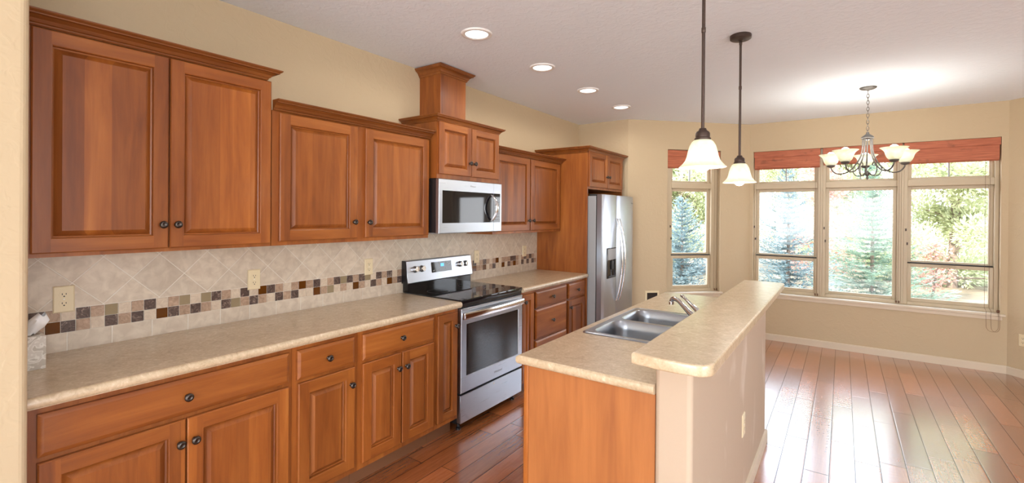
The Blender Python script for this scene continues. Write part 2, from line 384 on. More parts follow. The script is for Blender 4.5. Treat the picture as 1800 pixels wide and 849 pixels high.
# ------------------------------------------------------------------ room shell
CZ = 2.669
BK = (.66, 5.37); BL = (1.81, 6.52); BR = (4.085, 6.52); BE = (5.235, 5.37)
def wall_run(name, p0, p1, th, openings, mat, z0=0., z1=CZ, outside=1):
    """straight wall from p0 to p1; thickness outwards (left of travel if outside=1)"""
    p0 = Vector(p0); p1 = Vector(p1); L = (p1-p0).length; d = (p1-p0)/L; n = Vector((-d.y, d.x))*outside
    mb = MB()
    def blk(s0, s1, a, b):
        q = [p0+d*s0, p0+d*s1, p0+d*s1+n*th, p0+d*s0+n*th]
        mb.rings([[(v.x, v.y, a) for v in q], [(v.x, v.y, b) for v in q]], cap0=True, cap1=True)
    s = 0.
    for (s0, s1, a, b) in openings:
        blk(s, s0, z0, z1)
        if a > z0: blk(s0, s1, z0, a)
        if b < z1: blk(s0, s1, b, z1)
        s = s1
    blk(s, L, z0, z1)
    return struct(mb.build(name, mat, loc=(p0.x, p0.y, 0), smooth=0))
T = .17
struct(MB().box(1.6, 6.98, -4.98, -1.1, 0, .014).build('floor_bounce_carpet', paint('bounce_carpet', srgb(226, 220, 212), 160, .4, .95), loc=(3.8, -3, 0), smooth=0))  # unseen pale carpet, added to bounce daylight up onto the ceiling
struct(MB().prism([(-.3, -5.2), (7.2, -5.2), (7.2, 5.5), (5.35, 5.5), (4.2, 6.72), (1.7, 6.72), (.4, 5.55), (-.3, 5.55)], -.12, 0).build('floor', M['floor']))
def ceiling():
    cans = [(.857, 2.29), (.847, 3.102), (.841, 3.912), (.835, 4.717)]
    mb = MB(); mb.prism([(-.3, -5.2), (7.2, -5.2), (7.2, 5.5), (5.35, 5.5), (4.2, 6.72), (1.7, 6.72), (.4, 5.55), (-.3, 5.55)], CZ, CZ+.15)
    o = struct(mb.build('ceiling', M['ceil']))
    return cans
CANS = ceiling()
wall_run('wall_left', (0, -.2), (0, 5.37), .12, [], M['wall'])
wall_run('wall_back', (0, 5.37), BK, .12, [], M['wall'])
wall_run('wall_bay_left', BK, BL, T, [(.512, 1.222, .575, 2.325)], M['wall'])
wall_run('wall_bay', BL, BR, T, [(1.85-1.81, 4.035-1.81, .575, 2.32)], M['wall'])
wall_run('wall_bay_right', BR, BE, T, [], M['wall'])
wall_run('wall_back_right', BE, (7, 5.37), .12, [], M['wall'])
wall_run('wall_right', (7, 5.37), (7, -5), .12, [(4.17, 8.57, .45, 2.45)], M['wall'])
wall_run('wall_rear', (7, -5), (.7, -5), .12, [(2.7, 6.1, .45, 2.45)], M['wall'])
def near_wall():
    mb = MB(); mb.box(.02, .70, -5.1, .318, 0, CZ, .022, edges='z', seg=5)
    struct(mb.build('wall_near', M['wall'], loc=(.36, .318, 0)))
near_wall()
# baseboards
BP = [(0, 0), (.014, 0), (.014, .066), (.010, .076), (0, .078)]
def baseboard(name, a, b, side=1): struct(MB().sweep([a, b], BP, side).build(name, M['trim'], loc=(a[0], a[1], 0)))
baseboard('baseboard_bay', BL, BR); baseboard('baseboard_bay_right', BR, BE); baseboard('baseboard_bay_left', BK, BL)
baseboard('baseboard_back_right', BE, (7, 5.37)); baseboard('baseboard_near', (.70, -4.9), (.70, .33))
# ------------------------------------------------------------------ windows
class Frame:
    """maps (s along wall, d outwards, z) to the world"""
    def __init__(s, p0, p1):
        s.p = Vector(p0); s.dir = (Vector(p1)-s.p).normalized(); s.n = Vector((-s.dir.y, s.dir.x))
    def mat(s):
        return Matrix(((s.dir.x, s.n.x, 0, s.p.x), (s.dir.y, s.n.y, 0, s.p.y), (0, 0, 1, 0), (0, 0, 0, 1)))
FB = Frame((0, 6.52), (1, 6.52)); FD = Frame(BK, BL)
def win_unit(name, fr, s0, s1, p0, p1, hung=True):
    """frame s0..s1; glass p0..p1 ; transom over a double-hung or fixed light"""
    m = fr.mat(); root = bpy.data.objects.new(name, None); COL.objects.link(root)
    w = m @ Vector(((s0+s1)/2, .10, .60)); root.location = w; root['_w'] = list(w); struct(root)
    f = MB(); D0, D1 = .06, .15
    z0, z1 = .578, 2.318
    for a, b, c, d in ((s0, p0-.035, z0, z1), (p1+.035, s1, z0, z1), (p0-.035, p1+.035, z0, .615), (p0-.035, p1+.035, 2.285, z1), (p0-.035, p1+.035, 1.855, 1.925)):
        f.box(a, b, D0, D1, c, d, .004, m=m)
    child(f, 'frame', M['vinyl'], root)
    def sash(nm, za, zb, dd, wid=.035, locks=False):
        q = MB()
        for a, b, c, d in ((p0-.035, p0, za, zb), (p1, p1+.035, za, zb), (p0, p1, za, za+wid), (p0, p1, zb-wid, zb)):
            q.box(a, b, dd, dd+.035, c, d, .003, m=m)
        sh = child(q, nm, M['vinyl'], root)
        g = MB(); g.box(p0-.005, p1+.005, dd+.014, dd+.02, za+wid-.005, zb-wid+.005, m=m); child(g, 'pane', M['glass'], sh, smooth=0)
        return sh
    t = sash('transom_sash', 1.925, 2.285, .10, .025)
    q = MB(); c = (p0+p1)/2; q.box(c-.006, c+.006, .105, .125, 1.95, 2.26, m=m); child(q, 'muntin', M['vinyl'] if 0 else M['greycase'], t)
    if hung:
        sash('upper_sash', 1.02, 1.855, .105); lo = sash('lower_sash', .615, 1.025, .075, .038)
        q = MB(); q.box(p0-.03, p1+.03, .072, .108, 1.024, 1.036, m=m); child(q, 'weatherstrip', M['gasket'], lo)
        q = MB(); q.box(c-.06, c+.06, .066, .078, 1.002, 1.014, .003, m=m); child(q, 'lift_rail', M['vinyl'], lo)
    else: sash('fixed_sash', .615, 1.855, .10)
    for zz, ds in ((1.385, .048), (1.235, .036)):
        q = MB(); q.box(p0-ds-.006, p0-ds+.006, .050, .062 if ds > .04 else .106, zz-.014, zz+.014, .002, m=m); child(q, 'sash_latch', M['bronze'], root)
    return root
win_unit('window_1', FD, .514, 1.220, .632, 1.10)
win_unit('window_2', FB, 1.852, 2.552, 1.905, 2.485)
win_unit('window_3', FB, 2.570, 3.285, 2.637, 3.215, hung=False)
win_unit('window_4', FB, 3.303, 4.033, 3.372, 3.966)
def sill(name, fr, a, b, i0, i1):
    m = fr.mat(); q = MB(); q.box(a, b, -.035, .0, .553, .578, .006, m=m); q.box(i0, i1, -.005, .07, .553, .578, .003, m=m)
    q.box(a+.02, b-.02, -.012, 0, .515, .553, .003, m=m)
    struct(q.build(name, M['trim'], loc=m @ Vector(((a+b)/2, 0, .55))))
sill('trim_1', FB, 1.83, 4.07, 1.851, 4.034); sill('trim_2', FD, .49, 1.245, .513, 1.221)
q = MB()
for a, b in ((2.552, 2.570), (3.285, 3.303)): q.box(a, b, .055, .14, .58, 2.316, m=FB.mat())
struct(q.build('trim_3', M['vinyl'], loc=(2.9, 6.6, .58)))

# ------------------------------------------------------------------ cabinet pieces
class Face:
    """front plane: u along width, z up, n out.  to() -> world"""
    def __init__(s, o, u, n): s.o = Vector(o); s.u = Vector(u); s.n = Vector(n)
    def to(s, u, z, n): return s.o + s.u*u + Vector((0, 0, z)) + s.n*n
LEFT = lambda x: Face((x, 0, 0), (0, 1, 0), (1, 0, 0))
def rect_ring(F, u0, u1, z0, z1, i, n): return [F.to(u0+i, z0+i, n), F.to(u1-i, z0+i, n), F.to(u1-i, z1-i, n), F.to(u0+i, z1-i, n)]
def door(F, u0, u1, z0, z1, parent, st=.056, th=.02, name='door', knob=None, hm=None):
    """raised-panel door; F at the door's back plane"""
    mb = MB(); g = lambda i, n: rect_ring(F, u0, u1, z0, z1, i, n)
    side = lambda i, j: 1 if j in (0, 2) else 0
    mb.rings([g(0, 0), g(0, th-.004), g(.004, th)], cap0=True, mis=side)
    # flat stiles run full height, rails between them
    V = lambda u, z, n=th: mb.bm.verts.new(F.to(u, z, n))
    a, b = u0+.004, u1-.004; c, d = z0+.004, z1-.004; s = st
    def quad(ua, ub, za, zb, mi): mb.bm.faces.new([V(ua, za), V(ub, za), V(ub, zb), V(ua, zb)]).material_index = mi
    quad(a, u0+s, c, d, 0); quad(u1-s, b, c, d, 0); quad(u0+s, u1-s, c, z0+s, 1); quad(u0+s, u1-s, z1-s, d, 1)
    rp = min(.02, (u1-u0-2*s)*.2)
    mb.rings([g(s, th), g(s+.003, th-.002), g(s+.0045, th-.015), g(s+.010, th-.017), g(s+.011+rp*.2, th-.012), g(s+.011+rp*.9, th-.003), g(s+.011+rp, th-.0015)], cap1=True, mis=lambda i, j: (1 if j in (0, 2) else 0) if i < 3 else 0)
    o = child(mb, name, [M['wz'], hm or M['wy']], parent, smooth=20)
    if knob: add_knob(F, knob[0], knob[1], th, o)
    return o
def drawer(F, u0, u1, z0, z1, parent, th=.02, knob=True, hm=None):
    mb = MB(); g = lambda i, n: rect_ring(F, u0, u1, z0, z1, i, n)
    mb.rings([g(0, 0), g(0, th-.006), g(.003, th-.004), g(.012, th-.001), g(.015, th)], cap0=True, cap1=True)
    o = child(mb, 'drawer', [hm or M['wy']], parent, smooth=20)
    if knob: add_knob(F, (u0+u1)/2, (z0+z1)/2, th, o)
    return o
def add_knob(F, u, z, n, parent):
    mb = MB(); prof = [(.009, 0), (.009, .002), (.0055, .005), (.0055, .012), (.0135, .016), (.0165, .020), (.0165, .0235), (.013, .0275), (.009, .0285), (.008, .0275), (.0001, .028)]
    c = F.to(u, z, n); ax = 'x' if F.n.x > .5 else '-x' if F.n.x < -.5 else 'y' if F.n.y > .5 else '-y'
    mb.lathe(prof, c, ax, 18); child(mb, 'knob', M['pewter'], parent, smooth=50)
CROWN = [(0, 0), (.006, 0), (.010, .006), (.010, .012), (.016, .016), (.022, .030), (.036, .041), (.046, .044), (.046, .050), (.052, .054), (.056, .060), (.056, .066), (0, .066)]
def crown(parent, path, z, side=1, h=.066, out=.056):
    pr = [(o*out/.056, z+zz*h/.066) for o, zz in CROWN]
    mb = MB(); n = len(path)
    mb.sweep(path, pr, side)
    for f in mb.bm.faces:
        if abs(f.calc_center_median().y) and abs(f.normal.y) > .5: f.material_index = 0
    return child(mb, 'crown_moulding', M['wd'], parent, smooth=30)
# base cabinets, left of the range
DX = .595      # back plane of doors (face frame front)
FL = LEFT(DX)
def base_cab(name, label, y0, y1, pieces, group='base cabinets along the left wall'):
    t = thing(name, label, 'cabinet', (.3, (y0+y1)/2, 0), group)
    mb = MB(); mb.box(.004, DX, y0+.0006, y1-.0006, .105, .8755); child(mb, 'carcass', M['wz'], t, smooth=0)
    mb = MB(); mb.box(.03, DX-.065, y0+.0006, y1-.0006, 0, .105); child(mb, 'toe_kick', M['toekick'], t, smooth=0)
    for p in pieces:
        if p[0] == 'd': door(FL, p[1], p[2], p[3], p[4], t, knob=p[5], st=p[6] if len(p) > 6 else .056)
        else: drawer(FL, p[1], p[2], p[3], p[4], t)
    return t
DT, DB_ = .85, .707; OT, OB = .688, .14
base_cab('base_cabinet', 'widest cherry base cabinet at left end of the run, long drawer over two doors', .320, 1.229, [
    ('w', .352, 1.209, DB_, DT), ('d', .352, .777, OB, OT, (.755, .597)), ('d', .783, 1.207, OB, OT, (.807, .597))])
base_cab('base_cabinet', 'cherry base cabinet with one small drawer over a single door', 1.229, 1.603, [
    ('w', 1.250, 1.576, DB_, DT), ('d', 1.255, 1.577, OB, OT, (1.55, .60))])
base_cab('base_cabinet', 'cherry base cabinet with one drawer over a pair of narrow doors', 1.603, 2.195, [
    ('w', 1.629, 2.177, DB_, DT), ('d', 1.629, 1.903, OB, OT, (1.876, .60)), ('d', 1.912, 2.178, OB, OT, (1.938, .60))])
base_cab('base_cabinet', 'slim cherry pull-out cabinet at the left side of the range', 2.195, 2.424, [
    ('d', 2.214, 2.404, OB, DT, (2.38, .757), .05)])
base_cab('base_cabinet', 'slim cherry cabinet at the right side of the range', 3.186, 3.39, [
    ('d', 3.20, 3.375, OB, DT, (3.222, .79), .05)])
base_cab('base_cabinet', 'cherry cabinet of three stacked drawers right of the range', 3.39, 3.975, [
    ('w', 3.408, 3.958, DB_, DT), ('w', 3.408, 3.958, .437, .695), ('w', 3.408, 3.958, .14, .424)])
base_cab('base_cabinet', 'narrow cherry cabinet, small drawer over door, next to the refrigerator panel', 3.975, 4.372, [
    ('w', 3.998, 4.345, DB_, DT), ('d', 3.998, 4.345, OB, OT, (4.022, .62))])
# wall cabinets
UX = .30; FU = LEFT(UX)
def wall_cab(name, label, y0, y1, z0, z1, doors, ux=UX, rail=True):
    t = thing(name, label, 'cabinet', (ux/2, (y0+y1)/2, z0), 'cherry wall cabinets')
    mb = MB(); mb.box(.004, ux, y0+.0006, y1-.0006, z0, z1); child(mb, 'carcass', M['wz'], t, smooth=0)
    F = LEFT(ux)
    for (a, b, c, d, k, st) in doors: door(F, a, b, c, d, t, st=st, knob=k)
    return t
t = wall_cab('wall_cabinet', 'tallest cherry wall cabinet at far left with two big raised-panel doors', .322, 1.276, 1.345, 2.212, [
    (.379, .811, 1.361, 2.206, (.787, 1.465), .054), (.817, 1.266, 1.361, 2.206, (.842, 1.465), .052)])
crown(t, [(.308, .322), (.308, 1.240), (.004, 1.240)], 2.210, side=1, h=.052, out=.062)
t = wall_cab('wall_cabinet', 'cherry wall cabinet with two doors between the tall one and the microwave', 1.278, 2.424, 1.345, 2.064, [
    (1.314, 1.803, 1.368, 2.055, (1.775, 1.467), .056), (1.862, 2.412, 1.368, 2.055, (1.884, 1.464), .056)])
crown(t, [(.308, 1.278), (.308, 2.424)], 2.062, h=.054, out=.062)
t = wall_cab('wall_cabinet', 'small deep cherry cabinet directly above the microwave, under the chimney box', 2.440, 3.172, 1.780, 2.20, [
    (2.450, 2.808, 1.812, 2.192, (2.783, 1.914), .05), (2.815, 3.164, 1.812, 2.192, (2.84, 1.914), .05)], ux=.365)
crown(t, [(.004, 2.440), (.37, 2.440), (.37, 3.172), (.004, 3.172)], 2.193, side=1, h=.046, out=.045)
t = wall_cab('wall_cabinet', 'cherry wall cabinet with two doors between microwave and refrigerator panel', 3.186, 4.372, 1.345, 2.064, [
    (3.20, 3.752, 1.366, 2.05, (3.725, 1.461), .056), (3.772, 4.332, 1.366, 2.05, (3.80, 1.461), .056)])
crown(t, [(.308, 3.19), (.308, 4.372)], 2.058, h=.05, out=.062)
# chimney box above the microwave cabinet
t = thing('chimney_box', 'boxy cherry vent chimney rising from the microwave cabinet to the ceiling', 'vent chimney', (.115, 2.76, 2.2405))
mb = MB(); mb.box(.004, .23, 2.612, 2.908, 2.2405, 2.655, .002); child(mb, 'chimney_body', M['wz'], t, smooth=0)
crown(t, [(.004, 2.612), (.23, 2.612), (.23, 2.908), (.004, 2.908)], 2.60, side=1, h=.062)
# refrigerator surround
t = thing('refrigerator_cabinet', 'tall cherry refrigerator surround with side panel and two small top doors', 'cabinet', (.32, 4.82, 0))
mb = MB(); mb.box(.004, .615, 4.3735, 4.392, 0, 2.19, .001); child(mb, 'side_panel', M['wpan'], t, smooth=0)
mb = MB(); mb.box(.004, .615, 5.285, 5.302, 0, 2.19, .001); child(mb, 'side_panel', M['wpan'], t, smooth=0)
mb = MB(); mb.box(.004, .615, 4.392, 5.285, 1.79, 2.19); child(mb, 'carcass', M['wz'], t, smooth=0)
F = LEFT(.615)
door(F, 4.392, 4.832, 1.812, 2.18, t, st=.05, knob=(4.806, 1.935)); door(F, 4.840, 5.268, 1.812, 2.18, t, st=.05, knob=(4.866, 1.935))
crown(t, [(.004, 4.3735), (.615, 4.3735), (.615, 5.302), (.004, 5.302)], 2.165, side=1, h=.06)
# ------------------------------------------------------------------ countertops
def ctr(label, y0, y1):
    z1, z0, xe, r = .914, .876, .636, .016
    prof = [(.013, z0), (xe-.010, z0)]
    prof += [(xe-r+r*math.cos(a), z0+.019+.019*math.sin(a)) for a in [math.radians(k) for k in range(-70, 91, 20)]]
    prof += [(.013, z1)]
    mb = MB(); mb.rings([[(x, y0, z) for x, z in prof], [(x, y1, z) for x, z in prof]], cap0=True, cap1=True)
    return tag(mb.build('countertop', M['lam'], loc=(.32, (y0+y1)/2, z0), smooth=40), label, 'countertop', 'beige laminate counters')
ctr('long beige laminate countertop left of the range', .320, 2.425)
ctr('short beige laminate countertop between range and refrigerator panel', 3.1845, 4.371)
# ------------------------------------------------------------------ backsplash
def backsplash():
    t = thing('tile_backsplash', 'beige tile backsplash with diagonal tiles and a small mosaic band', 'backsplash', (0, 2.36, .914))
    mb = MB(); mb.box(.001, .010, .320, 4.372, 1.0975, 1.40); child(mb, 'diagonal_tile_field', M['tiled'], t, smooth=0)
    mb = MB(); mb.box(.001, .010, .320, 4.372, .876, .9925); child(mb, 'bottom_tile_row', M['tiler'], t, smooth=0)
    top = 'DTLDTKLTDLTKLKDTLDLBDTLTBTDLTDKDTDKLDTDLTD'
    bot = 'TBDTLDTDLBDTDTLDKTDTLDTDLLBTKLTLBTLDTLBTDL'
    rt = 'TDLTDTLTBLTTTDDTLTDTDTL'; rb = 'TBTTBLTDLLBLDTBTLDLDLDT'
    mid = 'LTDLTBDTTLKDTBL'
    P = .0492; y = .421; n = int((4.37-y)/P); rng = random.Random(4)
    tp = top+mid; bt = bot+mid[::-1]
    while len(tp) < n-len(rt): tp += rng.choice('DTLT'); bt += rng.choice('TLDB')
    tp = tp[:n-len(rt)]+rt; bt = bt[:n-len(rb)]+rb
    tp = 'LT'+tp; bt = 'DL'+bt; y -= 2*P
    mb = MB(); mb.box(.001, .0085, .320, 4.372, .9925, 1.0975, mi=5)
    for row, s in ((1, tp), (0, bt)):
        for k, c in enumerate(s):
            a = y+k*P+.0012; b = y+(k+1)*P-.0012
            a = max(a, .321); b = min(b, 4.371)
            if b-a < .006: continue
            z0 = .9945+row*.051
            mb.box(.004, .0115, a, b, z0, z0+.049, .0008, mi='DTLBK'.index(c), seg=1)
    child(mb, 'mosaic_band', [M['mD'], M['mT'], M['mL'], M['mB'], M['mK'], M['grout']], t, smooth=0)
backsplash()
# ------------------------------------------------------------------ outlets
def outlet(label, F, u, z, duplex=True, w=.070, h=.115, mat='almond', depth=.004):
    base = F.to(u, z, 0)
    t = thing('wall_outlet', label, 'outlet', base, 'electrical outlets')
    mb = MB()
    g = lambda i, n: rect_ring(F, u-w/2, u+w/2, z-h/2, z+h/2, i, n)
    mb.rings([g(0, 0), g(0, .002), g(.004, .006)], cap0=True, cap1=True); child(mb, 'cover_plate', M[mat], t, smooth=20)
    if duplex:
        for dz in (-.0195, .0195):
            mb = MB(); pts = []
            for k in range(20):
                a = 2*PI*k/20; pts.append((.0165*math.cos(a), max(-.0145, min(.0145, .0175*math.sin(a)))))
            mb.rings([[F.to(u+x, z+dz+y, n) for x, y in pts] for n in (.0055, .0075)], cap1=True)
            r = child(mb, 'receptacle', M[mat], t)
            mb = MB()
            for x, hh in ((-.0062, .0038), (.0062, .0032)):
                mb.rings([[F.to(u+x-.0012, z+dz+.003-hh, n), F.to(u+x+.0012, z+dz+.003-hh, n), F.to(u+x+.0012, z+dz+.003+hh, n), F.to(u+x-.0012, z+dz+.003+hh, n)] for n in (.007, .0079)], cap1=True)
            mb.rings([[F.to(u+.0028*math.cos(2*PI*k/10), z+dz-.007+.0028*math.sin(2*PI*k/10), n) for k in range(10)] for n in (.007, .0079)], cap1=True)
            child(mb, 'slots', M['slot'], r)
        mb = MB(); mb.rings([[F.to(u+.003*math.cos(2*PI*k/10), z+.003*math.sin(2*PI*k/10), n) for k in range(10)] for n in (.0055, .0070)], cap1=True); child(mb, 'screw', M['white'], t)
    else:
        mb = MB(); mb.rings([[F.to(u-.016, z-.033, n), F.to(u+.016, z-.033, n), F.to(u+.016, z+.033, n), F.to(u-.016, z+.033, n)] for n in (.0055, .008)], cap1=True); child(mb, 'rocker', M[mat], t)
    return t
FBs = LEFT(.0117)
outlet('almond outlet on the backsplash above the tissue box, leftmost of the row', FBs, .529, 1.14)
outlet('almond outlet on the backsplash above the middle of the long counter', FBs, 1.33, 1.137)
outlet('almond outlet on the backsplash just left of the range', FBs, 2.124, 1.14)
outlet('almond outlet on the backsplash just right of the range', FBs, 3.325, 1.127)
outlet('almond outlet on the backsplash nearest the refrigerator panel', FBs, 4.116, 1.132)
# ------------------------------------------------------------------ text
def text_part(body, size, F, u, z, n, parent, mat, name='lettering', align='CENTER'):
    c = bpy.data.curves.new('t', 'FONT'); c.body = body; c.size = size; c.align_x = align; c.align_y = 'CENTER'; c.extrude = .0003
    o = bpy.data.objects.new('t', c); COL.objects.link(o)
    dg = bpy.context.evaluated_depsgraph_get(); me = bpy.data.meshes.new_from_object(o.evaluated_get(dg))
    bpy.data.objects.remove(o); p0 = wloc(parent)
    for v in me.vertices: v.co = F.to(u+v.co.x, z+v.co.y, n+v.co.z) - p0
    me.materials.clear(); me.materials.append(M[mat])
    q = bpy.data.objects.new(name, me); COL.objects.link(q); q.parent = parent; q['_w'] = list(p0); return q
# ------------------------------------------------------------------ range
def make_range():
    y0, y1 = 2.4265, 3.1835
    t = thing('range', 'stainless electric range with black glass top standing between the counters', 'range', (.33, (y0+y1)/2, 0))
    mb = MB(); mb.box(.02, .59, y0+.002, y1-.002, .055, .895, .003); child(mb, 'body', M['black'], t)
    mb = MB(); mb.box(.05, .622, y0, y1, .895, .922, .006); child(mb, 'cooktop', M['bglass'], t)
    mb = MB()
    mb.box(.580, .616, y0+.004, y1-.004, .868, .8945, .003); child(mb, 'vent_trim', M['black'], t)
    # oven door
    F = LEFT(.592); a, b, z0, z1 = y0+.002, y1-.002, .275, .862
    mb = MB(); R = lambda u0, u1, za, zb, n: [F.to(u0, za, n), F.to(u1, za, n), F.to(u1, zb, n), F.to(u0, zb, n)]
    wa, wb, wz0, wz1 = a+.055, b-.055, .385, .752
    mb.rings([R(a, b, z0, z1, 0), R(a, b, z0, z1, .028), R(a+.004, b-.004, z0+.004, z1-.004, .032), R(wa, wb, wz0, wz1, .032), R(wa+.004, wb-.004, wz0+.004, wz1-.004, .026)], cap0=True)
    d = child(mb, 'oven_door', M['ss'], t, smooth=20)
    mb = MB(); mb.box(.612, .6192, wa+.002, wb-.002, wz0+.002, wz1-.002); child(mb, 'oven_window', M['bglass'], d, smooth=0)
    mb = MB(); n = 14; pts = []
    # broad bowed handle with flat face
    rs = []
    for k in range(n+1):
        s = k/n; y = a+.012+(b-a-.024)*s; bow = .044+.016*math.sin(PI*s)
        cx = .624+bow-.03; hz = .812
        rs.append([(cx-.012, y, hz-.026), (cx+.010, y, hz-.022), (cx+.016, y, hz), (cx+.010, y, hz+.022), (cx-.012, y, hz+.026), (cx-.016, y, hz)])
    mb.rings(rs, cap0=True, cap1=True)
    for yy in (a+.02, b-.02): mb.box(.622, .648, yy-.012, yy+.012, .79, .834, .003)
    child(mb, 'door_handle', M['chrome'], d, smooth=40)
    text_part('Whirlpool', .024, F, (a+b)/2+.05, .325, .0322, d, 'letter')
    # drawer
    mb = MB(); mb.box(.58, .622, a, b, .066, .262, .004); dr = child(mb, 'storage_drawer', M['ss'], t)
    mb = MB(); mb.lathe([(.008, 0), (.008, .0012), (.0001, .0012)], (.622, (a+b)/2, .242), 'x', 14); child(mb, 'sticker', M['white'], dr)
    for yy in (y0+.05, y1-.05):
        for xx in (.08, .56):
            mb = MB(); mb.lathe([(.018, 0), (.018, .012), (.01, .02), (.01, .06)], (xx, yy, 0), 'z', 14); child(mb, 'foot', M['black'], t)
    # backguard : black lower riser, steel control panel leaning back
    mb = MB(); mb.box(.016, .075, y0+.012, y1-.012, .915, 1.01, .004); child(mb, 'riser_panel', M['bglass'], t)
    def bg(u0, u1, mat, nm, xo=0.):
        pr = [(.016, .985), (.083+xo, .985), (.086+xo, .992), (.062+xo, 1.152), (.055+xo, 1.158), (.016, 1.158)]
        q = MB(); q.rings([[(x, u0, z) for x, z in pr], [(x, u1, z) for x, z in pr]], cap0=True, cap1=True); return child(q, nm, mat, t, smooth=30)
    bg(y0+.004, y1-.004, M['ss'], 'control_panel'); bg(y0+.0005, y0+.0045, M['black'], 'end_cap', -.006); bg(y1-.0045, y1-.0005, M['black'], 'end_cap', -.006)
    # sloped face frame for controls
    up = Vector((-.024, 0, .16)).normalized(); nn = Vector((.16, 0, .024)).normalized(); o = Vector((.086, 0, .992))
    class SF:
        def to(s, u, z, n): return o+Vector((0, u, 0))+up*z+nn*n
    S = SF(); ym = (y0+y1)/2
    mb = MB(); rr = lambda u0, u1, z0, z1, n: [S.to(u0, z0, n), S.to(u1, z0, n), S.to(u1, z1, n), S.to(u0, z1, n)]
    mb.rings([rr(ym-.115, ym+.115, .055, .138, 0), rr(ym-.115, ym+.115, .055, .138, .003)], cap1=True); cd = child(mb, 'control_display', M['bglass'], t, smooth=20)
    mb = MB(); mb.rings([rr(ym-.012, ym+.024, .098, .122, .003), rr(ym-.012, ym+.024, .098, .122, .0036)], cap1=True); child(mb, 'clock', M['blue'], cd, smooth=0)
    rg = random.Random(2)
    for k in range(22):
        u = ym-.105+.21*rg.random(); z = .065+.06*rg.random()
        if abs(u-ym-.006) < .03: continue
        mb = MB(); mb.rings([rr(u-.006, u+.006, z, z+.004, .003), rr(u-.006, u+.006, z, z+.004, .0034)], cap1=True); child(mb, 'touch_key', M['greycase'], cd, smooth=0)
    for u in (y0+.085, y0+.155, y1-.155, y1-.085):
        mb = MB(); seg = 20; rs = []
        for r, h in ((.026, 0), (.026, .003), (.0235, .004), (.0215, .026), (.019, .029)):
            rs.append([S.to(u+r*math.cos(2*PI*k/seg), .098+r*math.sin(2*PI*k/seg), h) for k in range(seg)])
        mb.rings(rs, cap1=True)
        mb.rings([[S.to(u+x, .098+z, n) for x, z in ((-.005, -.021), (.005, -.021), (.005, .021), (-.005, .021))] for n in (.027, .036)], cap1=True)
        child(mb, 'control_knob', M['chrome'], t)
    # faint burner rings on the glass
    for cx, cy, r in ((.22, y0+.19, .085), (.22, y1-.19, .1), (.47, y0+.19, .11), (.47, y1-.19, .08)):
        mb = MB(); n = 40
        mb.rings([[(cx+rr_*math.cos(2*PI*k/n), cy+rr_*math.sin(2*PI*k/n), .9222) for k in range(n)] for rr_ in (r-.0015, r+.0015)]); child(mb, 'burner_ring', M['letter'], t, smooth=0)
make_range()
# ------------------------------------------------------------------ microwave
def make_microwave():
    y0, y1, z0, z1 = 2.4270, 3.1805, 1.378, 1.7765
    t = thing('microwave', 'stainless over-the-range microwave with black window and curved handle', 'microwave', (.2, (y0+y1)/2, z0))
    mb = MB(); mb.box(.013, .373, y0, y1, z0+.004, z1, .003); child(mb, 'body', M['black'], t)
    F = LEFT(.373); ys = 3.07
    R = lambda u0, u1, za, zb, n: [F.to(u0, za, n), F.to(u1, za, n), F.to(u1, zb, n), F.to(u0, zb, n)]
    mb = MB(); wa, wz0, wz1 = y0+.036, z0+.075, z1-.085
    mb.rings([R(y0, ys-.001, z0, z1-.002, 0), R(y0, ys-.001, z0, z1-.002, .027), R(y0+.003, ys-.001, z0+.003, z1-.005, .03)], cap0=True, cap1=True)
    d = child(mb, 'door', M['ss'], t, smooth=20)
    mb = MB(); mb.box(.4025, .4040, wa, ys-.002, wz0, wz1, .0005); child(mb, 'window', M['bglass'], d, smooth=0)
    mb = MB(); mb.rings([R(ys+.001, y1, z0, z1-.002, 0), R(ys+.001, y1, z0, z1-.002, .027), R(ys+.001, y1-.003, z0+.003, z1-.005, .03)], cap0=True, cap1=True)
    c = child(mb, 'control_panel', M['ss'], t, smooth=20)
    mb = MB(); mb.box(.4025, .4040, ys+.002, y1-.022, wz0, wz1, .0005); k = child(mb, 'key_pad', M['bglass'], c, smooth=0)
    for i in range(3):
        for j in range(7):
            u = ys+.022+i*.022; z = wz0+.022+j*.024; mb = MB(); mb.box(.404, .4044, u-.006, u+.006, z-.004, z+.004); child(mb, 'touch_key', M['letter'], k, smooth=0)
    mb = MB(); rs = []; n = 16; yh = ys-.03
    for i in range(n+1):
        s = i/n; z = wz0+.012+(wz1-wz0-.024)*s; x = .407+.058*math.sin(PI*s)**.8
        rs.append([(x-.005, yh-.013, z), (x+.006, yh-.010, z), (x+.008, yh, z), (x+.006, yh+.010, z), (x-.005, yh+.013, z)])
    mb.rings(rs, cap0=True, cap1=True); child(mb, 'handle', M['chrome'], d, smooth=50)
    text_part('Whirlpool', .016, F, (y0+y1)/2, z1-.042, .0302, d, 'letter')
    mb = MB(); mb.box(.03, .375, y0+.02, y1-.02, z0-.004, z0+.004, .001); child(mb, 'vent_grille', M['greycase'], t, smooth=0)
make_microwave()
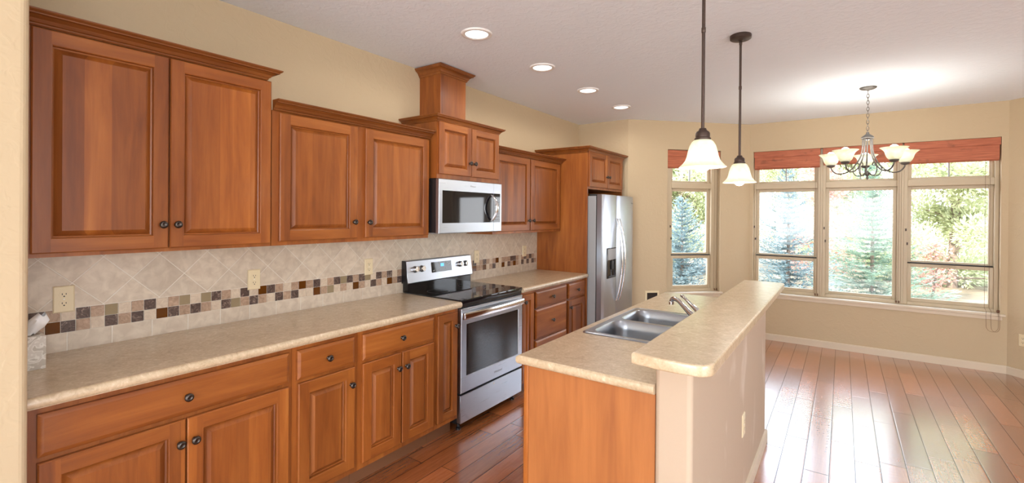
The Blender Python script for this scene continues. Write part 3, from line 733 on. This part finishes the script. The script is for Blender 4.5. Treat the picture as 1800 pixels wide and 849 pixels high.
# ------------------------------------------------------------------ refrigerator
def make_fridge():
    y0, y1, ys = 4.402, 5.268, 4.782
    t = thing('refrigerator', 'stainless side-by-side refrigerator with ice dispenser in the cherry surround', 'refrigerator', (.4, (y0+y1)/2, 0))
    mb = MB(); mb.box(.05, .70, y0+.004, y1-.004, .02, 1.715, .006); child(mb, 'case', M['greycase'], t)
    mb = MB(); mb.box(.66, .72, y0+.01, y1-.01, .02, .10, .003); child(mb, 'base_grille', M['gasket'], t)
    mb = MB()
    for a, b in ((y0, ys-.003), (ys+.003, y1)): mb.box(.70, .712, a+.006, b-.006, .11, 1.71)
    child(mb, 'door_gasket', M['gasket'], t, smooth=0)
    def dr(a, b):
        pr = []; n = 12
        for k in range(n+1):
            s = k/n; bow = .010*math.sin(PI*s); pr.append((.772+bow, a+(b-a)*s))
        pts = [(.712, a), (.764, a)]+[(x, y) for x, y in pr if a+.003 < y < b-.003]+[(.764, b), (.712, b)]
        q = MB(); q.prism(pts, .105, 1.732, .004); return child(q, 'door', M['ssz'], t, smooth=46)
    L = dr(y0, ys-.002); Rr = dr(ys+.002, y1)
    # dispenser in the left door
    mb = MB(); mb.box(.774, .786, 4.505, 4.735, .858, 1.175, .004); dp = child(mb, 'dispenser', M['bglass'], L)
    mb = MB(); mb.box(.785, .7875, 4.515, 4.725, 1.05, 1.165, .001); child(mb, 'dispenser_controls', M['greycase'], dp)
    mb = MB(); mb.box(.7855, .792, 4.53, 4.71, .862, .885, .002); mb.box(.7855, .80, 4.60, 4.64, .95, 1.04, .003); child(mb, 'drip_tray', M['gasket'], dp)
    for yy, pd in ((4.745, L), (4.822, Rr)):
        q = MB(); n = 20; pts = []
        for k in range(n+1):
            s = k/n; z = .60+.88*s; pts.append((.782+.068*math.sin(PI*s)**.75, yy, z))
        q.tube(pts, [.008+.004*math.sin(PI*k/n) for k in range(n+1)], 10); child(q, 'door_handle', M['chrome'], pd, smooth=60)
    text_part('Whirlpool', .016, LEFT(.775), 5.20, 1.655, .0045, Rr, 'letter')
    for a in (y0+.03, y1-.03):
        q = MB(); q.box(.66, .76, a-.02, a+.02, 1.7325, 1.745, .003) if 0 else q.box(.62, .70, a-.02, a+.02, 1.715, 1.735, .003); child(q, 'hinge_cover', M['gasket'], t)
make_fridge()
# ------------------------------------------------------------------ island
IX0, IX1, IY0, IY1 = 1.645, 2.2165, 1.685, 3.70
SKX0, SKX1, SKY0, SKY1 = 1.665, 2.20, 2.178, 2.957
def make_island():
    t = thing('island_cabinet', 'cherry island base cabinet with plain veneer end panel under the sink counter', 'cabinet', (1.93, 2.7, 0))
    mb = MB(); mb.box(IX0, IX1-.001, IY0+.006, 2.15, .10, .8755); mb.box(IX0, IX1-.001, 2.99, IY1, .10, .8755); mb.box(IX0, IX1-.001, 2.15, 2.99, .10, .66); mb.box(IX0, IX0+.018, 2.15, 2.99, .66, .8755)
    child(mb, 'carcass', M['wz'], t, smooth=0)
    mb = MB(); mb.box(IX0+.022, IX1-.001, IY0, IY0+.006, 0.0, .8755, .001); child(mb, 'end_panel', M['wisl'], t, smooth=0)
    mb = MB(); mb.box(IX0-.002, IX0+.021, IY0-.002, IY0+.02, .10, .8755, .002); child(mb, 'corner_stile', M['wz'], t)
    mb = MB(); mb.box(IX0+.065, IX1-.01, IY0+.03, IY1-.01, 0, .10); child(mb, 'toe_kick', M['toekick'], t, smooth=0)
    F = Face((IX0, 0, 0), (0, 1, 0), (-1, 0, 0)); yy = [1.71, 2.10, 2.57, 3.04, 3.36, 3.68]
    for a, b in zip(yy[:-1], yy[1:]): door(F, a+.008, b-.008, .14, .85, t, knob=(b-.035, .74))
make_island()
def island_counter():
    x0, x1, y0, y1 = 1.616, 2.2165, 1.658, 3.735; zt, zb = .914, .876
    hx0, hx1, hy0, hy1 = SKX0+.02, SKX1-.02, SKY0+.02, SKY1-.02
    r = lambda i, z: [(x0+i, y0+i, z), (x1, y0+i, z), (x1, y1-i, z), (x0+i, y1-i, z)]
    h = lambda z: [(hx0, hy0, z), (hx1, hy0, z), (hx1, hy1, z), (hx0, hy1, z)]
    rs = [h(zb), r(.012, zb), r(.004, zb+.004), r(0, zb+.012), r(0, zb+.028), r(.003, zb+.034), r(.009, zt), h(zt)]
    mb = MB(); mb.rings(rs, closed=True)
    tag(mb.build('island_countertop', M['lam'], loc=(1.9, 2.7, zb), smooth=40), 'beige laminate countertop of the island holding the steel sink', 'countertop', 'beige laminate counters')
island_counter()
struct(MB().box(2.217, 2.347, 1.672, 3.575, 0, 1.037, .018, edges='z', seg=4).build('wall_island', M['scuff'], loc=(2.28, 2.6, 0)))
struct(MB().sweep([(2.347, 1.70), (2.347, 3.575), (2.22, 3.575)], BP, 1).build('baseboard_island', M['trim'], loc=(2.35, 2.6, 0)))
def bar_top():
    x0, x1, y0, y1 = 2.205, 2.452, 1.462, 3.612; o = []
    o += [(x0, y1), (x0, y0+.012)]
    # gently bowed front edge, clipped outer corner
    for k in range(0, 9):
        s = k/8; x = x0+.004+(x1-.058-x0)*s; o.append((x, y0+.012-.018*math.sin(PI*min(1, s*.75))*.8))
    for k in range(1, 6):
        a = math.radians(-75+k*13); o.append((x1-.055+.055*math.cos(a), y0+.056+.055*math.sin(a)))
    for k in range(0, 6):
        a = PI/2*k/5; o.append((x1-.03+.03*math.cos(a), y1-.03+.03*math.sin(a)))
    mb = MB(); mb.prism(o, 1.037, 1.075, .006)
    tag(mb.build('bar_top', M['lam'], loc=(2.33, 2.5, 1.037), smooth=40), 'raised narrow beige laminate bar top on the island half wall', 'bar counter')
bar_top()
outlet('white outlet low on the dining side of the island half wall', LEFT(2.3472), 2.70, .43)
# ------------------------------------------------------------------ sink and faucet
def rrect(x0, x1, y0, y1, r, z, n=6):
    o = []
    for cx, cy, a0 in ((x1-r, y0+r, -90), (x1-r, y1-r, 0), (x0+r, y1-r, 90), (x0+r, y0+r, 180)):
        for k in range(n+1):
            a = math.radians(a0+90*k/n); o.append((cx+r*math.cos(a), cy+r*math.sin(a), z))
    return o
def cell(x0, x1, y0, y1, ring, z):
    cx, cy = (x0+x1)/2, (y0+y1)/2; q = []
    for i, (px, py, _) in enumerate(ring):
        dx, dy = px-cx, py-cy; s = min((x1-cx)/abs(dx) if abs(dx) > 1e-9 else 1e9, (y1-cy)/abs(dy) if abs(dy) > 1e-9 else 1e9)
        q.append([cx+dx*s, cy+dy*s, z])
    n = len(q)//4  # snap the middle of every corner arc to the cell's corner
    for c, (X, Y) in enumerate(((x1, y0), (x1, y1), (x0, y1), (x0, y0))): q[c*n+n//2] = [X, Y, z]
    return [tuple(p) for p in q]
def make_sink():
    t = thing('kitchen_sink', 'double-bowl stainless drop-in sink set in the island counter', 'sink', ((SKX0+SKX1)/2, (SKY0+SKY1)/2, .914))
    zt = .920; ym = (SKY0+SKY1)/2
    mb = MB()
    mb.rings([rrect(SKX0, SKX1, SKY0, SKY1, .03, .9145), rrect(SKX0+.002, SKX1-.002, SKY0+.002, SKY1-.002, .03, .9185), rrect(SKX0+.008, SKX1-.008, SKY0+.008, SKY1-.008, .028, zt+.001), rrect(SKX0+.014, SKX1-.014, SKY0+.014, SKY1-.014, .022, zt-.0015)])
    a, b, c, d = SKX0+.014, SKX1-.014, SKY0+.014, SKY1-.014
    # deck strip behind the bowls (faucet side) and the two cells
    dk = 2.105
    bowls = [(a+.022, dk-.01, c+.026, ym-.014), (a+.022, dk-.01, ym+.014, d-.026)]
    outer = rrect(a, b, c, d, .022, zt-.0015)
    cells = [(a, dk, c, ym), (a, dk, ym, d)]
    v = [mb.bm.verts.new(p) for p in ((dk, c, zt-.0015), (b, c, zt-.0015), (b, d, zt-.0015), (dk, d, zt-.0015))]; mb.bm.faces.new(v)
    for (x0, x1, y0, y1), ce in zip(bowls, cells):
        R = rrect(x0, x1, y0, y1, .07, zt-.0015); mb.rings([cell(*ce, R, zt-.0015), R])
    child(mb, 'rim', M['sink'], t, smooth=40)
    for (x0, x1, y0, y1) in bowls:
        q = MB(); g = lambda i, r, z: rrect(x0+i, x1-i, y0+i, y1-i, r, z)
        rs = [g(0, .07, zt-.0015), g(.004, .068, zt-.006), g(.010, .065, zt-.05), g(.018, .065, zt-.14), g(.03, .06, zt-.165), g(.055, .05, zt-.177), g(.12, .03, zt-.181)]
        q.rings(rs, cap1=True)
        bw = child(q, 'bowl', M['sink'], t, smooth=60)
        q = MB(); cx, cy = (x0+x1)/2, (y0+y1)/2; q.lathe([(.045, 0), (.045, .002), (.036, .003), (.03, .0005), (.0001, .0005)], (cx, cy, zt-.1808), 'z', 24); child(q, 'drain_strainer', M['chrome'], bw)
make_sink()
def make_faucet():
    t = thing('kitchen_faucet', 'chrome single-lever kitchen faucet at the back of the sink', 'faucet', (2.155, 2.56, .92))
    q = MB(); q.lathe([(.032, 0), (.032, .006), (.026, .012), (.024, .05), (.025, .075), (.022, .09), (.012, .097), (.0001, .098)], (2.155, 2.56, .9195), 'z', 24); child(q, 'body', M['chrome'], t, smooth=60)
    q = MB(); pts = [(2.150, 2.563, .965), (2.13, 2.575, .985), (2.09, 2.60, 1.010), (2.05, 2.625, 1.038), (2.03, 2.637, 1.052), (2.012, 2.648, 1.057), (1.995, 2.658, 1.057), (1.985, 2.664, 1.050), (1.982, 2.666, 1.037)]
    q.tube(pts, [.019, .018, .0145, .0125, .012, .012, .012, .012, .0125], 14); sp = child(q, 'spout', M['chrome'], t, smooth=60)
    q = MB(); q.lathe([(.0135, 0), (.0135, .016), (.011, .018)], (1.982, 2.666, 1.022), 'z', 16); child(q, 'aerator', M['chrome'], sp)
    q = MB(); q.tube([(2.155, 2.56, 1.012), (2.14, 2.57, 1.028), (2.10, 2.60, 1.05), (2.065, 2.625, 1.072), (2.05, 2.635, 1.079), (2.04, 2.642, 1.08)], [.016, .014, .009, .0075, .010, .006], 12); child(q, 'lever_handle', M['chrome'], t, smooth=60)
make_faucet()
# ------------------------------------------------------------------ tissue box
def tissue_box():
    x1, y1 = .255, .433; s = .118; h = .127
    t = thing('tissue_box', 'grey swirl-patterned tissue box at the left end of the long counter', 'tissue box', (x1-s/2, y1-s/2+.0, .914))
    x0, y0 = x1-s, y1-s+.024
    mb = MB(); mb.box(x1-s, x1, .3205, y1, .9142, .9142+h, .0015); child(mb, 'carton', [M['card']], t)
    mb = MB(); mb.lathe([(.03, 0), (.03, .0006), (.0001, .0006)], (x1-.05, .395, .9142+h), 'z', 20); child(mb, 'opening_flap', M['cardtop'], t)
    mb = MB(); rng = random.Random(7); c = Vector((x1-.05, .395, .9142+h)); rs = []
    for k, (r, hh) in enumerate(((.014, 0), (.018, .015), (.03, .035), (.034, .055), (.012, .075))):
        rs.append([c+Vector((r*math.cos(a)*(1+.35*math.sin(3*a+k)), .9*r*math.sin(a)+hh*.45, hh+.008*math.sin(2*a+k))) for a in [2*PI*i/18 for i in range(18)]])
    mb.rings(rs); child(mb, 'tissue', M['tissue'], t, smooth=60)
tissue_box()
# ------------------------------------------------------------------ wall register, right outlet
FDi = Face((BK[0], BK[1], 0), (math.sqrt(.5), math.sqrt(.5), 0), (math.sqrt(.5), -math.sqrt(.5), 0))
def register():
    u0, u1, z0, z1 = .232, .412, .36, .605; base = FDi.to((u0+u1)/2, z0, 0)
    t = thing('wall_register', 'almond framed air vent low on the wall between refrigerator and window', 'air vent', base)
    mb = MB(); g = lambda i, n: rect_ring(FDi, u0, u1, z0, z1, i, n)
    mb.rings([g(0, 0), g(0, .005), g(.004, .009), g(.022, .009), g(.024, .002)]); child(mb, 'vent_frame', M['almond'], t, smooth=20)
    mb = MB(); mb.rings([g(.02, .0), g(.02, .003)], cap1=True); child(mb, 'grille_back', M['dark_in'], t, smooth=0)
    mb = MB(); z = z0+.03
    while z < z1-.028:
        mb.rings([[FDi.to(u0+.023, z, .004), FDi.to(u0+.023, z+.006, .007), FDi.to(u0+.023, z+.007, .006), FDi.to(u0+.023, z+.001, .003)], [FDi.to(u1-.023, z, .004), FDi.to(u1-.023, z+.006, .007), FDi.to(u1-.023, z+.007, .006), FDi.to(u1-.023, z+.001, .003)]], cap0=True, cap1=True); z += .012
    child(mb, 'louvres', M['pewter'], t, smooth=0)
register()
FR = Face((BR[0], BR[1], 0), (math.sqrt(.5), -math.sqrt(.5), 0), (-math.sqrt(.5), -math.sqrt(.5), 0))
outlet('almond outlet low on the angled wall right of the big windows', FR, .128, .357)
# ------------------------------------------------------------------ woven shades
def shade(label, fr, s0, s1, zb, cords):
    m = fr.mat(); base = m @ Vector(((s0+s1)/2, .03, 2.318))
    t = thing('woven_shade', label, 'window shade', base, 'woven wood shades raised at the windows')
    q = MB(); q.box(s0, s1, .006, .018, 2.245, 2.3175, .002, m=m); q.box(s0, s1, .018, .05, 2.295, 2.3175, m=m); child(q, 'valance', M['woven'], t, smooth=0)
    q = MB(); zt = 2.292; n = 5
    for k in range(n):
        a = .020+.0065*k; dz = (n-1-k)*.006
        q.box(s0+.006, s1-.006, a, a+.005, zb+dz*.6, zt, .0015, m=m, seg=1)
    child(q, 'folded_stack', M['woven'], t, smooth=0)
    for (s, pts, rt) in cords:
        q = MB(); q.tube([m @ Vector(p) for p in pts], .0014, 6); c = child(q, 'pull_cord', M['cord'], t)
        q = MB(); p = m @ Vector(pts[-1]); q.lathe([(.003, 0), (.007, .008), (.008, .02), (.003, .028)], (p.x, p.y, p.z-.004), 'z', 10); child(q, 'cord_tassel', M['cord'], c)
def cord(s, zb=.606, d=.045): return (s, [(s, d, 2.25), (s+.002, d, 1.5), (s-.001, d, .9), (s, d, zb), (s+.006, d-.004, .5905)], 0)
def loop(s, w, zl):
    p = [(s, .040, 2.25), (s, .040, .9), (s, .034, .62), (s, -.042, .598), (s-.002, -.046, .55)]
    for k in range(0, 9):
        a = PI*k/8; p.append((s+w/2-w/2*math.cos(a), -.046, zl+.05-.05*math.sin(a)))
    p += [(s+w, -.046, .55), (s+w-.003, -.042, .598), (s+w-.004, -.028, .5925)]
    return (s, p, 0)
shade('reddish woven shade raised in the narrow angled window', FD, .516, 1.218, 2.10, [cord(1.17), cord(1.20)])
shade('reddish woven shade raised over the left bay window', FB, 1.853, 2.548, 2.098, [cord(2.50), cord(2.525)])
shade('reddish woven shade raised over the middle bay window behind the chandelier', FB, 2.572, 3.285, 2.120, [cord(3.24), cord(3.262)])
shade('reddish woven shade raised over the right bay window', FB, 3.300, 4.032, 2.09, [loop(3.93, .085, .40), loop(3.965, .06, .40)])
# ------------------------------------------------------------------ lamps
def can(i, x, y):
    lab = ['recessed ceiling light nearest the camera, first of the row', 'second recessed ceiling light from the camera', 'third recessed ceiling light from the camera', 'farthest recessed ceiling light, near the window wall'][i]
    t = thing('recessed_light', lab, 'ceiling light', (x, y, CZ), 'recessed lights above the left counter')
    q = MB(); q.lathe([(.072, -.003), (.078, -.010), (.096, -.008), (.100, -.001), (.100, 0)], (x, y, CZ), 'z', 40); child(q, 'trim_ring', M['white'], t, smooth=60)
    q = MB(); q.lathe([(.001, -.0012), (.04, -.0012)], (x, y, CZ), 'z', 32); child(q, 'lamp_face', M['led'], t, smooth=0)
    q = MB(); q.lathe([(.04, -.0012), (.05, -.002), (.074, -.0045)], (x, y, CZ), 'z', 40); child(q, 'glowing_baffle', emit_cone, t, smooth=60)  # reflector baffle of the can, glows by itself to look lit
    light('downlight', 'SPOT', CAN, (x, y, CZ-.02), (1, .95, .87), parent=t, shadow_soft_size=.06, spot_size=math.radians(174), spot_blend=.35)
emit_cone = emit('baffle_glow', (1, .97, .93, 1), 2.2)  # glow put into the baffle's material in place of lamplight on it
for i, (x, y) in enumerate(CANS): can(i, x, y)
def bell(r0, r1, h, up=False, th=.003):
    P = [(s_, r0+(r1-r0)*q_) for s_, q_ in ((0, 0), (.06, .13), (.2, .28), (.4, .39), (.6, .47), (.75, .57), (.87, .74), (.95, .9), (1, 1))]
    out = [(r, s*h) for s, r in P]; inn = [(r-th, s*h) for s, r in reversed(P)]
    return out+[(r1-th*.4, h*1.01)]+inn
def pendant(label, x, y):
    t = thing('pendant_lamp', label, 'pendant lamp', (x, y, CZ), 'pendants above the island bar')
    zr = 1.735
    q = MB(); q.lathe([(.0001, -.034), (.012, -.034), (.016, -.030), (.056, -.028), (.062, -.024), (.063, -.004), (.060, 0)], (x, y, CZ), 'z', 32); child(q, 'canopy', M['bronze'], t, smooth=40)
    q = MB(); q.lathe([(.0072, CZ-.03), (.0072, zr+.15)], (x, y, 0), 'z', 12)
    for z in (CZ-.05, zr+.6): q.lathe([(.0073, z-.012), (.0090, z-.010), (.0090, z+.010), (.0073, z+.012)], (x, y, 0), 'z', 12)
    child(q, 'rod', M['bronze'], t, smooth=60)
    q = MB(); q.lathe([(.006, .172), (.014, .170), (.018, .160), (.026, .155), (.030, .148), (.030, .130), (.034, .126), (.034, .112), (.030, .108)], (x, y, zr), 'z', 28); child(q, 'socket_cap', M['bronze'], t, smooth=40)
    q = MB(); q.lathe([(r, -h) for r, h in bell(.036, .0985, .118)], (x, y, zr+.118), 'z', 40); child(q, 'glass_shade', M['shade'], t, smooth=80)
    q = MB(); q.lathe([(.0001, -.022), (.014, -.019), (.026, -.009), (.032, .004), (.033, .014), (.030, .028), (.021, .046), (.014, .064), (.013, .10)], (x, y, zr), 'z', 24); b = child(q, 'bulb', M['bulb'], t, smooth=80)
    light('pendant_light', 'POINT', PEND, (x, y, zr-.03), WARM, parent=t, shadow_soft_size=.03)
    b.visible_shadow = True
pendant('bronze rod pendant lamp with bell glass shade nearest the camera', 2.262, 2.15)
pendant('bronze rod pendant lamp with bell glass shade at the far end of the bar', 2.228, 3.254)
def smooth_path(ps, m=5):
    ps = [Vector(p) for p in ps]; out = []; n = len(ps)
    for i in range(n-1):
        p0, p1, p2, p3 = [ps[max(0, min(n-1, j))] for j in (i-1, i, i+1, i+2)]
        for t in [q/m for q in range(m)]: out.append(.5*((2*p1)+(p2-p0)*t+(2*p0-5*p1+4*p2-p3)*t*t+(3*p1-p0-3*p2+p3)*t**3))
    return out+[ps[-1]]
def chandelier():
    x, y = 2.94, 5.20
    t = thing('chandelier', 'five-arm iron chandelier with upturned glass shades in front of the bay windows', 'chandelier', (x, y, CZ))
    q = MB(); q.lathe([(.0001, -.03), (.008, -.03), (.012, -.024), (.05, -.016), (.062, -.008), (.064, 0)], (x, y, CZ), 'z', 32); child(q, 'canopy', M['iron'], t, smooth=50)
    q = MB(); z = CZ-.03; k = 0
    while z > 2.285:
        pts = []
        for i in range(17):
            a = 2*PI*i/16; u, v = .009*math.cos(a), .019*math.sin(a)
            pts.append((x+(u if k % 2 else 0), y+(0 if k % 2 else u), z-.016+v))
        q.tube(pts, .0022, 6); z -= .029; k += 1
    child(q, 'chain', M['iron'], t, smooth=60)
    q = MB(); q.lathe([(.004, 2.275), (.010, 2.272), (.012, 2.258), (.022, 2.25), (.044, 2.232), (.048, 2.222), (.044, 2.214), (.024, 2.206), (.0001, 2.206)], (x, y, 0), 'z', 28); child(q, 'top_hub', M['iron'], t, smooth=50)
    q = MB(); q.lathe([(.0001, 1.848), (.005, 1.855), (.011, 1.868), (.006, 1.880), (.008, 1.884), (.016, 1.896), (.018, 1.908), (.010, 1.922), (.006, 1.93), (.0001, 1.931)], (x, y, 0), 'z', 20); child(q, 'finial', M['iron'], t, smooth=60)
    # horizontal direction away from the camera
    aw = Vector((x-CAMP.x, y-CAMP.y, 0)).normalized(); rt = Vector((aw.y, -aw.x, 0)); c = Vector((x, y, 0))
    for k in range(5):
        th = math.radians(357+72*k); dr = aw*math.cos(th)+rt*math.sin(th)
        P = lambda r, z: c+dr*r+Vector((0, 0, z))
        ctl = [(.034, 2.215), (.036, 2.15), (.045, 2.08), (.075, 2.01), (.125, 1.945), (.185, 1.915), (.24, 1.922), (.272, 1.955), (.28, 1.985)]
        pts = []
        for i in range(len(ctl)-1):   # Catmull-Rom
            p0, p1, p2, p3 = [Vector((*ctl[max(0, min(len(ctl)-1, j))], 0)) for j in (i-1, i, i+1, i+2)]
            for s in (0, .25, .5, .75):
                pts.append(.5*((2*p1)+(p2-p0)*s+(2*p0-5*p1+4*p2-p3)*s*s+(3*p1-p0-3*p2+p3)*s**3))
        pts = [P(p.x, p.y) for p in pts]+[P(*ctl[-1])]
        q = MB(); q.tube(pts, .0058, 8)
        # scroll below the arm
        sc = [(.015, 1.915), (.045, 1.888), (.085, 1.893), (.105, 1.93), (.10, 1.975), (.082, 2.0), (.062, 1.995), (.058, 1.978), (.068, 1.972)]
        q.tube(smooth_path([P(r, z) for r, z in sc]), .0042, 8); arm = child(q, 'arm', M['iron'], t, smooth=60)
        cc = P(.28, 0)
        q = MB(); q.lathe([(.0001, 1.975), (.012, 1.977), (.030, 1.985), (.034, 1.995), (.030, 2.002), (.018, 2.004), (.014, 2.03), (.0001, 2.031)], (cc.x, cc.y, 0), 'z', 20); child(q, 'socket_cup', M['iron'], arm, smooth=50)
        q = MB(); q.lathe(bell(.032, .098, .098), (cc.x, cc.y, 2.0), 'z', 36); child(q, 'glass_shade', M['shade'], arm, smooth=80)
        q = MB(); q.lathe([(.012, 2.03), (.014, 2.050), (.025, 2.075), (.030, 2.094), (.026, 2.112), (.013, 2.122), (.0001, 2.124)], (cc.x, cc.y, 0), 'z', 20); child(q, 'bulb', M['bulb'], arm, smooth=80)
        light('chandelier_light', 'POINT', CHAND, (cc.x, cc.y, 2.14), WARM, parent=t, shadow_soft_size=.03)
chandelier()
# ------------------------------------------------------------------ garden
struct(MB().prism([(-40, 5.9), (-40, 70), (45, 70), (45, 5.9)], -.60, -.5).build('ground', M['ground'], loc=(0, 20, -.5)))
def quads(mb, c, d, w, l, up):
    """a little leaf blade"""
    s = d.cross(up); s = s.normalized()*w if s.length > 1e-6 else Vector((w, 0, 0))
    v = [mb.bm.verts.new(p) for p in (c-s*.4, c+d*l*.5-s, c+d*l, c+d*l*.5+s)]
    mb.bm.faces.new(v)
def spruce(label, x, y, H, R, mat, seed, dens=1.0):
    rng = random.Random(seed); g0 = -.5
    t = thing('spruce_tree', label, 'tree', (x, y, g0), 'trees outside the windows')
    q = MB(); q.tube([(x, y, g0), (x+.02, y, g0+H*.5), (x, y, g0+H*.97)], [.045, .03, .006], 8); child(q, 'trunk', M['bark'], t)
    q = MB(); lv = int(26*dens); up = Vector((0, 0, 1))
    for i in range(lv):
        s = i/(lv-1); z = g0+.12+(H-.14)*s; L = R*(1-s)**.8+.05; nb = max(6, int(23*(1-s*.55)))
        for b in range(nb):
            a = rng.random()*2*PI; ln = L*(.75+.35*rng.random()); dirv = Vector((math.cos(a), math.sin(a), .05+.5*s+rng.uniform(-.12, .12))).normalized()
            n = max(4, int(ln/.045*dens))
            for j in range(n):
                f = (j+.4)/n; p = Vector((x, y, z))+dirv*ln*f+Vector((0, 0, -.10*ln*math.sin(PI*f)+.07*f*f))
                for sd in (-1, 1):
                    lat = dirv.cross(up).normalized()*sd; d = (dirv*.8+lat*(.5+.5*rng.random())+up*rng.uniform(-.3, .5)).normalized()
                    quads(q, p, d, .009+.008*rng.random(), .06+.07*rng.random(), Vector((rng.uniform(-.4, .4), rng.uniform(-.4, .4), 1)))
    child(q, 'foliage', M[mat], t, smooth=0)
def blob_tree(name, label, x, y, z0, z1, R, mat, seed, n=5000, leaf=.12, trunk=.12, cat='tree'):
    rng = random.Random(seed); g0 = -.5
    t = thing(name, label, cat, (x, y, g0), 'trees outside the windows')
    q = MB(); q.tube([(x, y, g0), (x+.1, y, (z0+z1)/2), (x, y, z1*.95)], [trunk, trunk*.7, trunk*.15], 8)
    cl = []
    for k in range(64):
        a = rng.random()*2*PI; h = rng.random(); r = R*math.sqrt(rng.random())*(.95-.45*h)
        c = Vector((x+r*math.cos(a), y+r*math.sin(a), z0+(z1-z0)*h)); cl.append((c, R*(.2+.16*rng.random())))
        q.tube([(x, y, max(g0+.3, c.z-.5*r)), ((x+c.x)/2, (y+c.y)/2, c.z-.15*r), tuple(c)], [trunk*.25, trunk*.16, trunk*.06], 5)
    child(q, 'trunk', M['bark'], t)
    q = MB()
    for i in range(n):
        c, r = cl[rng.randrange(len(cl))]; d = Vector((rng.gauss(0, 1), rng.gauss(0, 1), rng.gauss(0, .7))).normalized()
        p = c+d*r*rng.random()**.4; d2 = (d+Vector((rng.uniform(-.7, .7), rng.uniform(-.7, .7), rng.uniform(-.2, .8)))).normalized()
        quads(q, p, d2, leaf*.22, leaf*(.7+.6*rng.random()), Vector((rng.uniform(-1, 1), rng.uniform(-1, 1), 1)))
    child(q, 'foliage', M[mat], t, smooth=0)
spruce('blue spruce outside the left bay window', 1.86, 10.9, 3.0, 1.05, 'spruceb', 1, 1.15)
spruce('blue spruce outside the narrow angled window', .16, 9.5, 2.3, .95, 'spruceb', 2, 1.15)
spruce('green spruce outside the middle bay window', 3.3, 13.2, 3.1, 1.4, 'spruceg', 3, 1.15)
blob_tree('pine_tree', 'large pale green pine outside the right bay window', 5.35, 18.3, -.2, 7, 2.0, 'pine', 11, 52000, .13)
blob_tree('pine_tree', 'pale green pine behind the green spruce', 2.9, 22.5, -.2, 7, 1.9, 'pine', 12, 40000, .13)
blob_tree('pine_tree', 'yellow-green pine seen through the narrow angled window', -2.0, 17.0, -.2, 7, 2.0, 'pine', 13, 52000, .13)
blob_tree('pine_tree', 'tall pale pine behind the blue spruce of the left bay window', .6, 29.0, -.2, 8, 2.6, 'pine', 15, 40000, .13)
blob_tree('pine_tree', 'pale pine far right behind the big pine', 8.3, 24.0, -.2, 8, 2.1, 'pine', 14, 40000, .13)
blob_tree('red_shrub', 'red-leaved shrub behind the two spruces', 2.35, 16.2, -.1, 2.9, .9, 'redl', 21, 3000, .12, .04, 'shrub')
blob_tree('red_shrub', 'low red-leaved shrub at the foot of the large pine', 4.61, 15.6, -.2, .9, .45, 'redl', 22, 900, .09, .03, 'shrub')
def rock(label, x, y, r, seed):
    rng = random.Random(seed); b = bmesh.new(); bmesh.ops.create_icosphere(b, subdivisions=3, radius=1)
    ph = [rng.uniform(0, 6) for _ in range(6)]
    for v in b.verts:
        k = 1+.18*math.sin(3*v.co.x+ph[0])*math.sin(2.5*v.co.y+ph[1])+.1*math.sin(6*v.co.z+ph[2]+4*v.co.x); v.co = Vector((x+v.co.x*r*k, y+v.co.y*r*k*.8, -.5+max(-.02, v.co.z*r*k*.6)))
    q = MB(); q.merge(b); tag(q.build('garden_boulder', M['rock'], loc=(x, y, -.5), smooth=60), label, 'rock', 'boulders in the garden')
rock('pale boulder in the dry grass left, seen through the right bay window', 4.95, 12.9, .34, 1)
rock('pale boulder in the dry grass right, seen through the right bay window', 6.3, 14.6, .5, 2)
for o in bpy.data.objects:
    if '_w' in o: del o['_w']
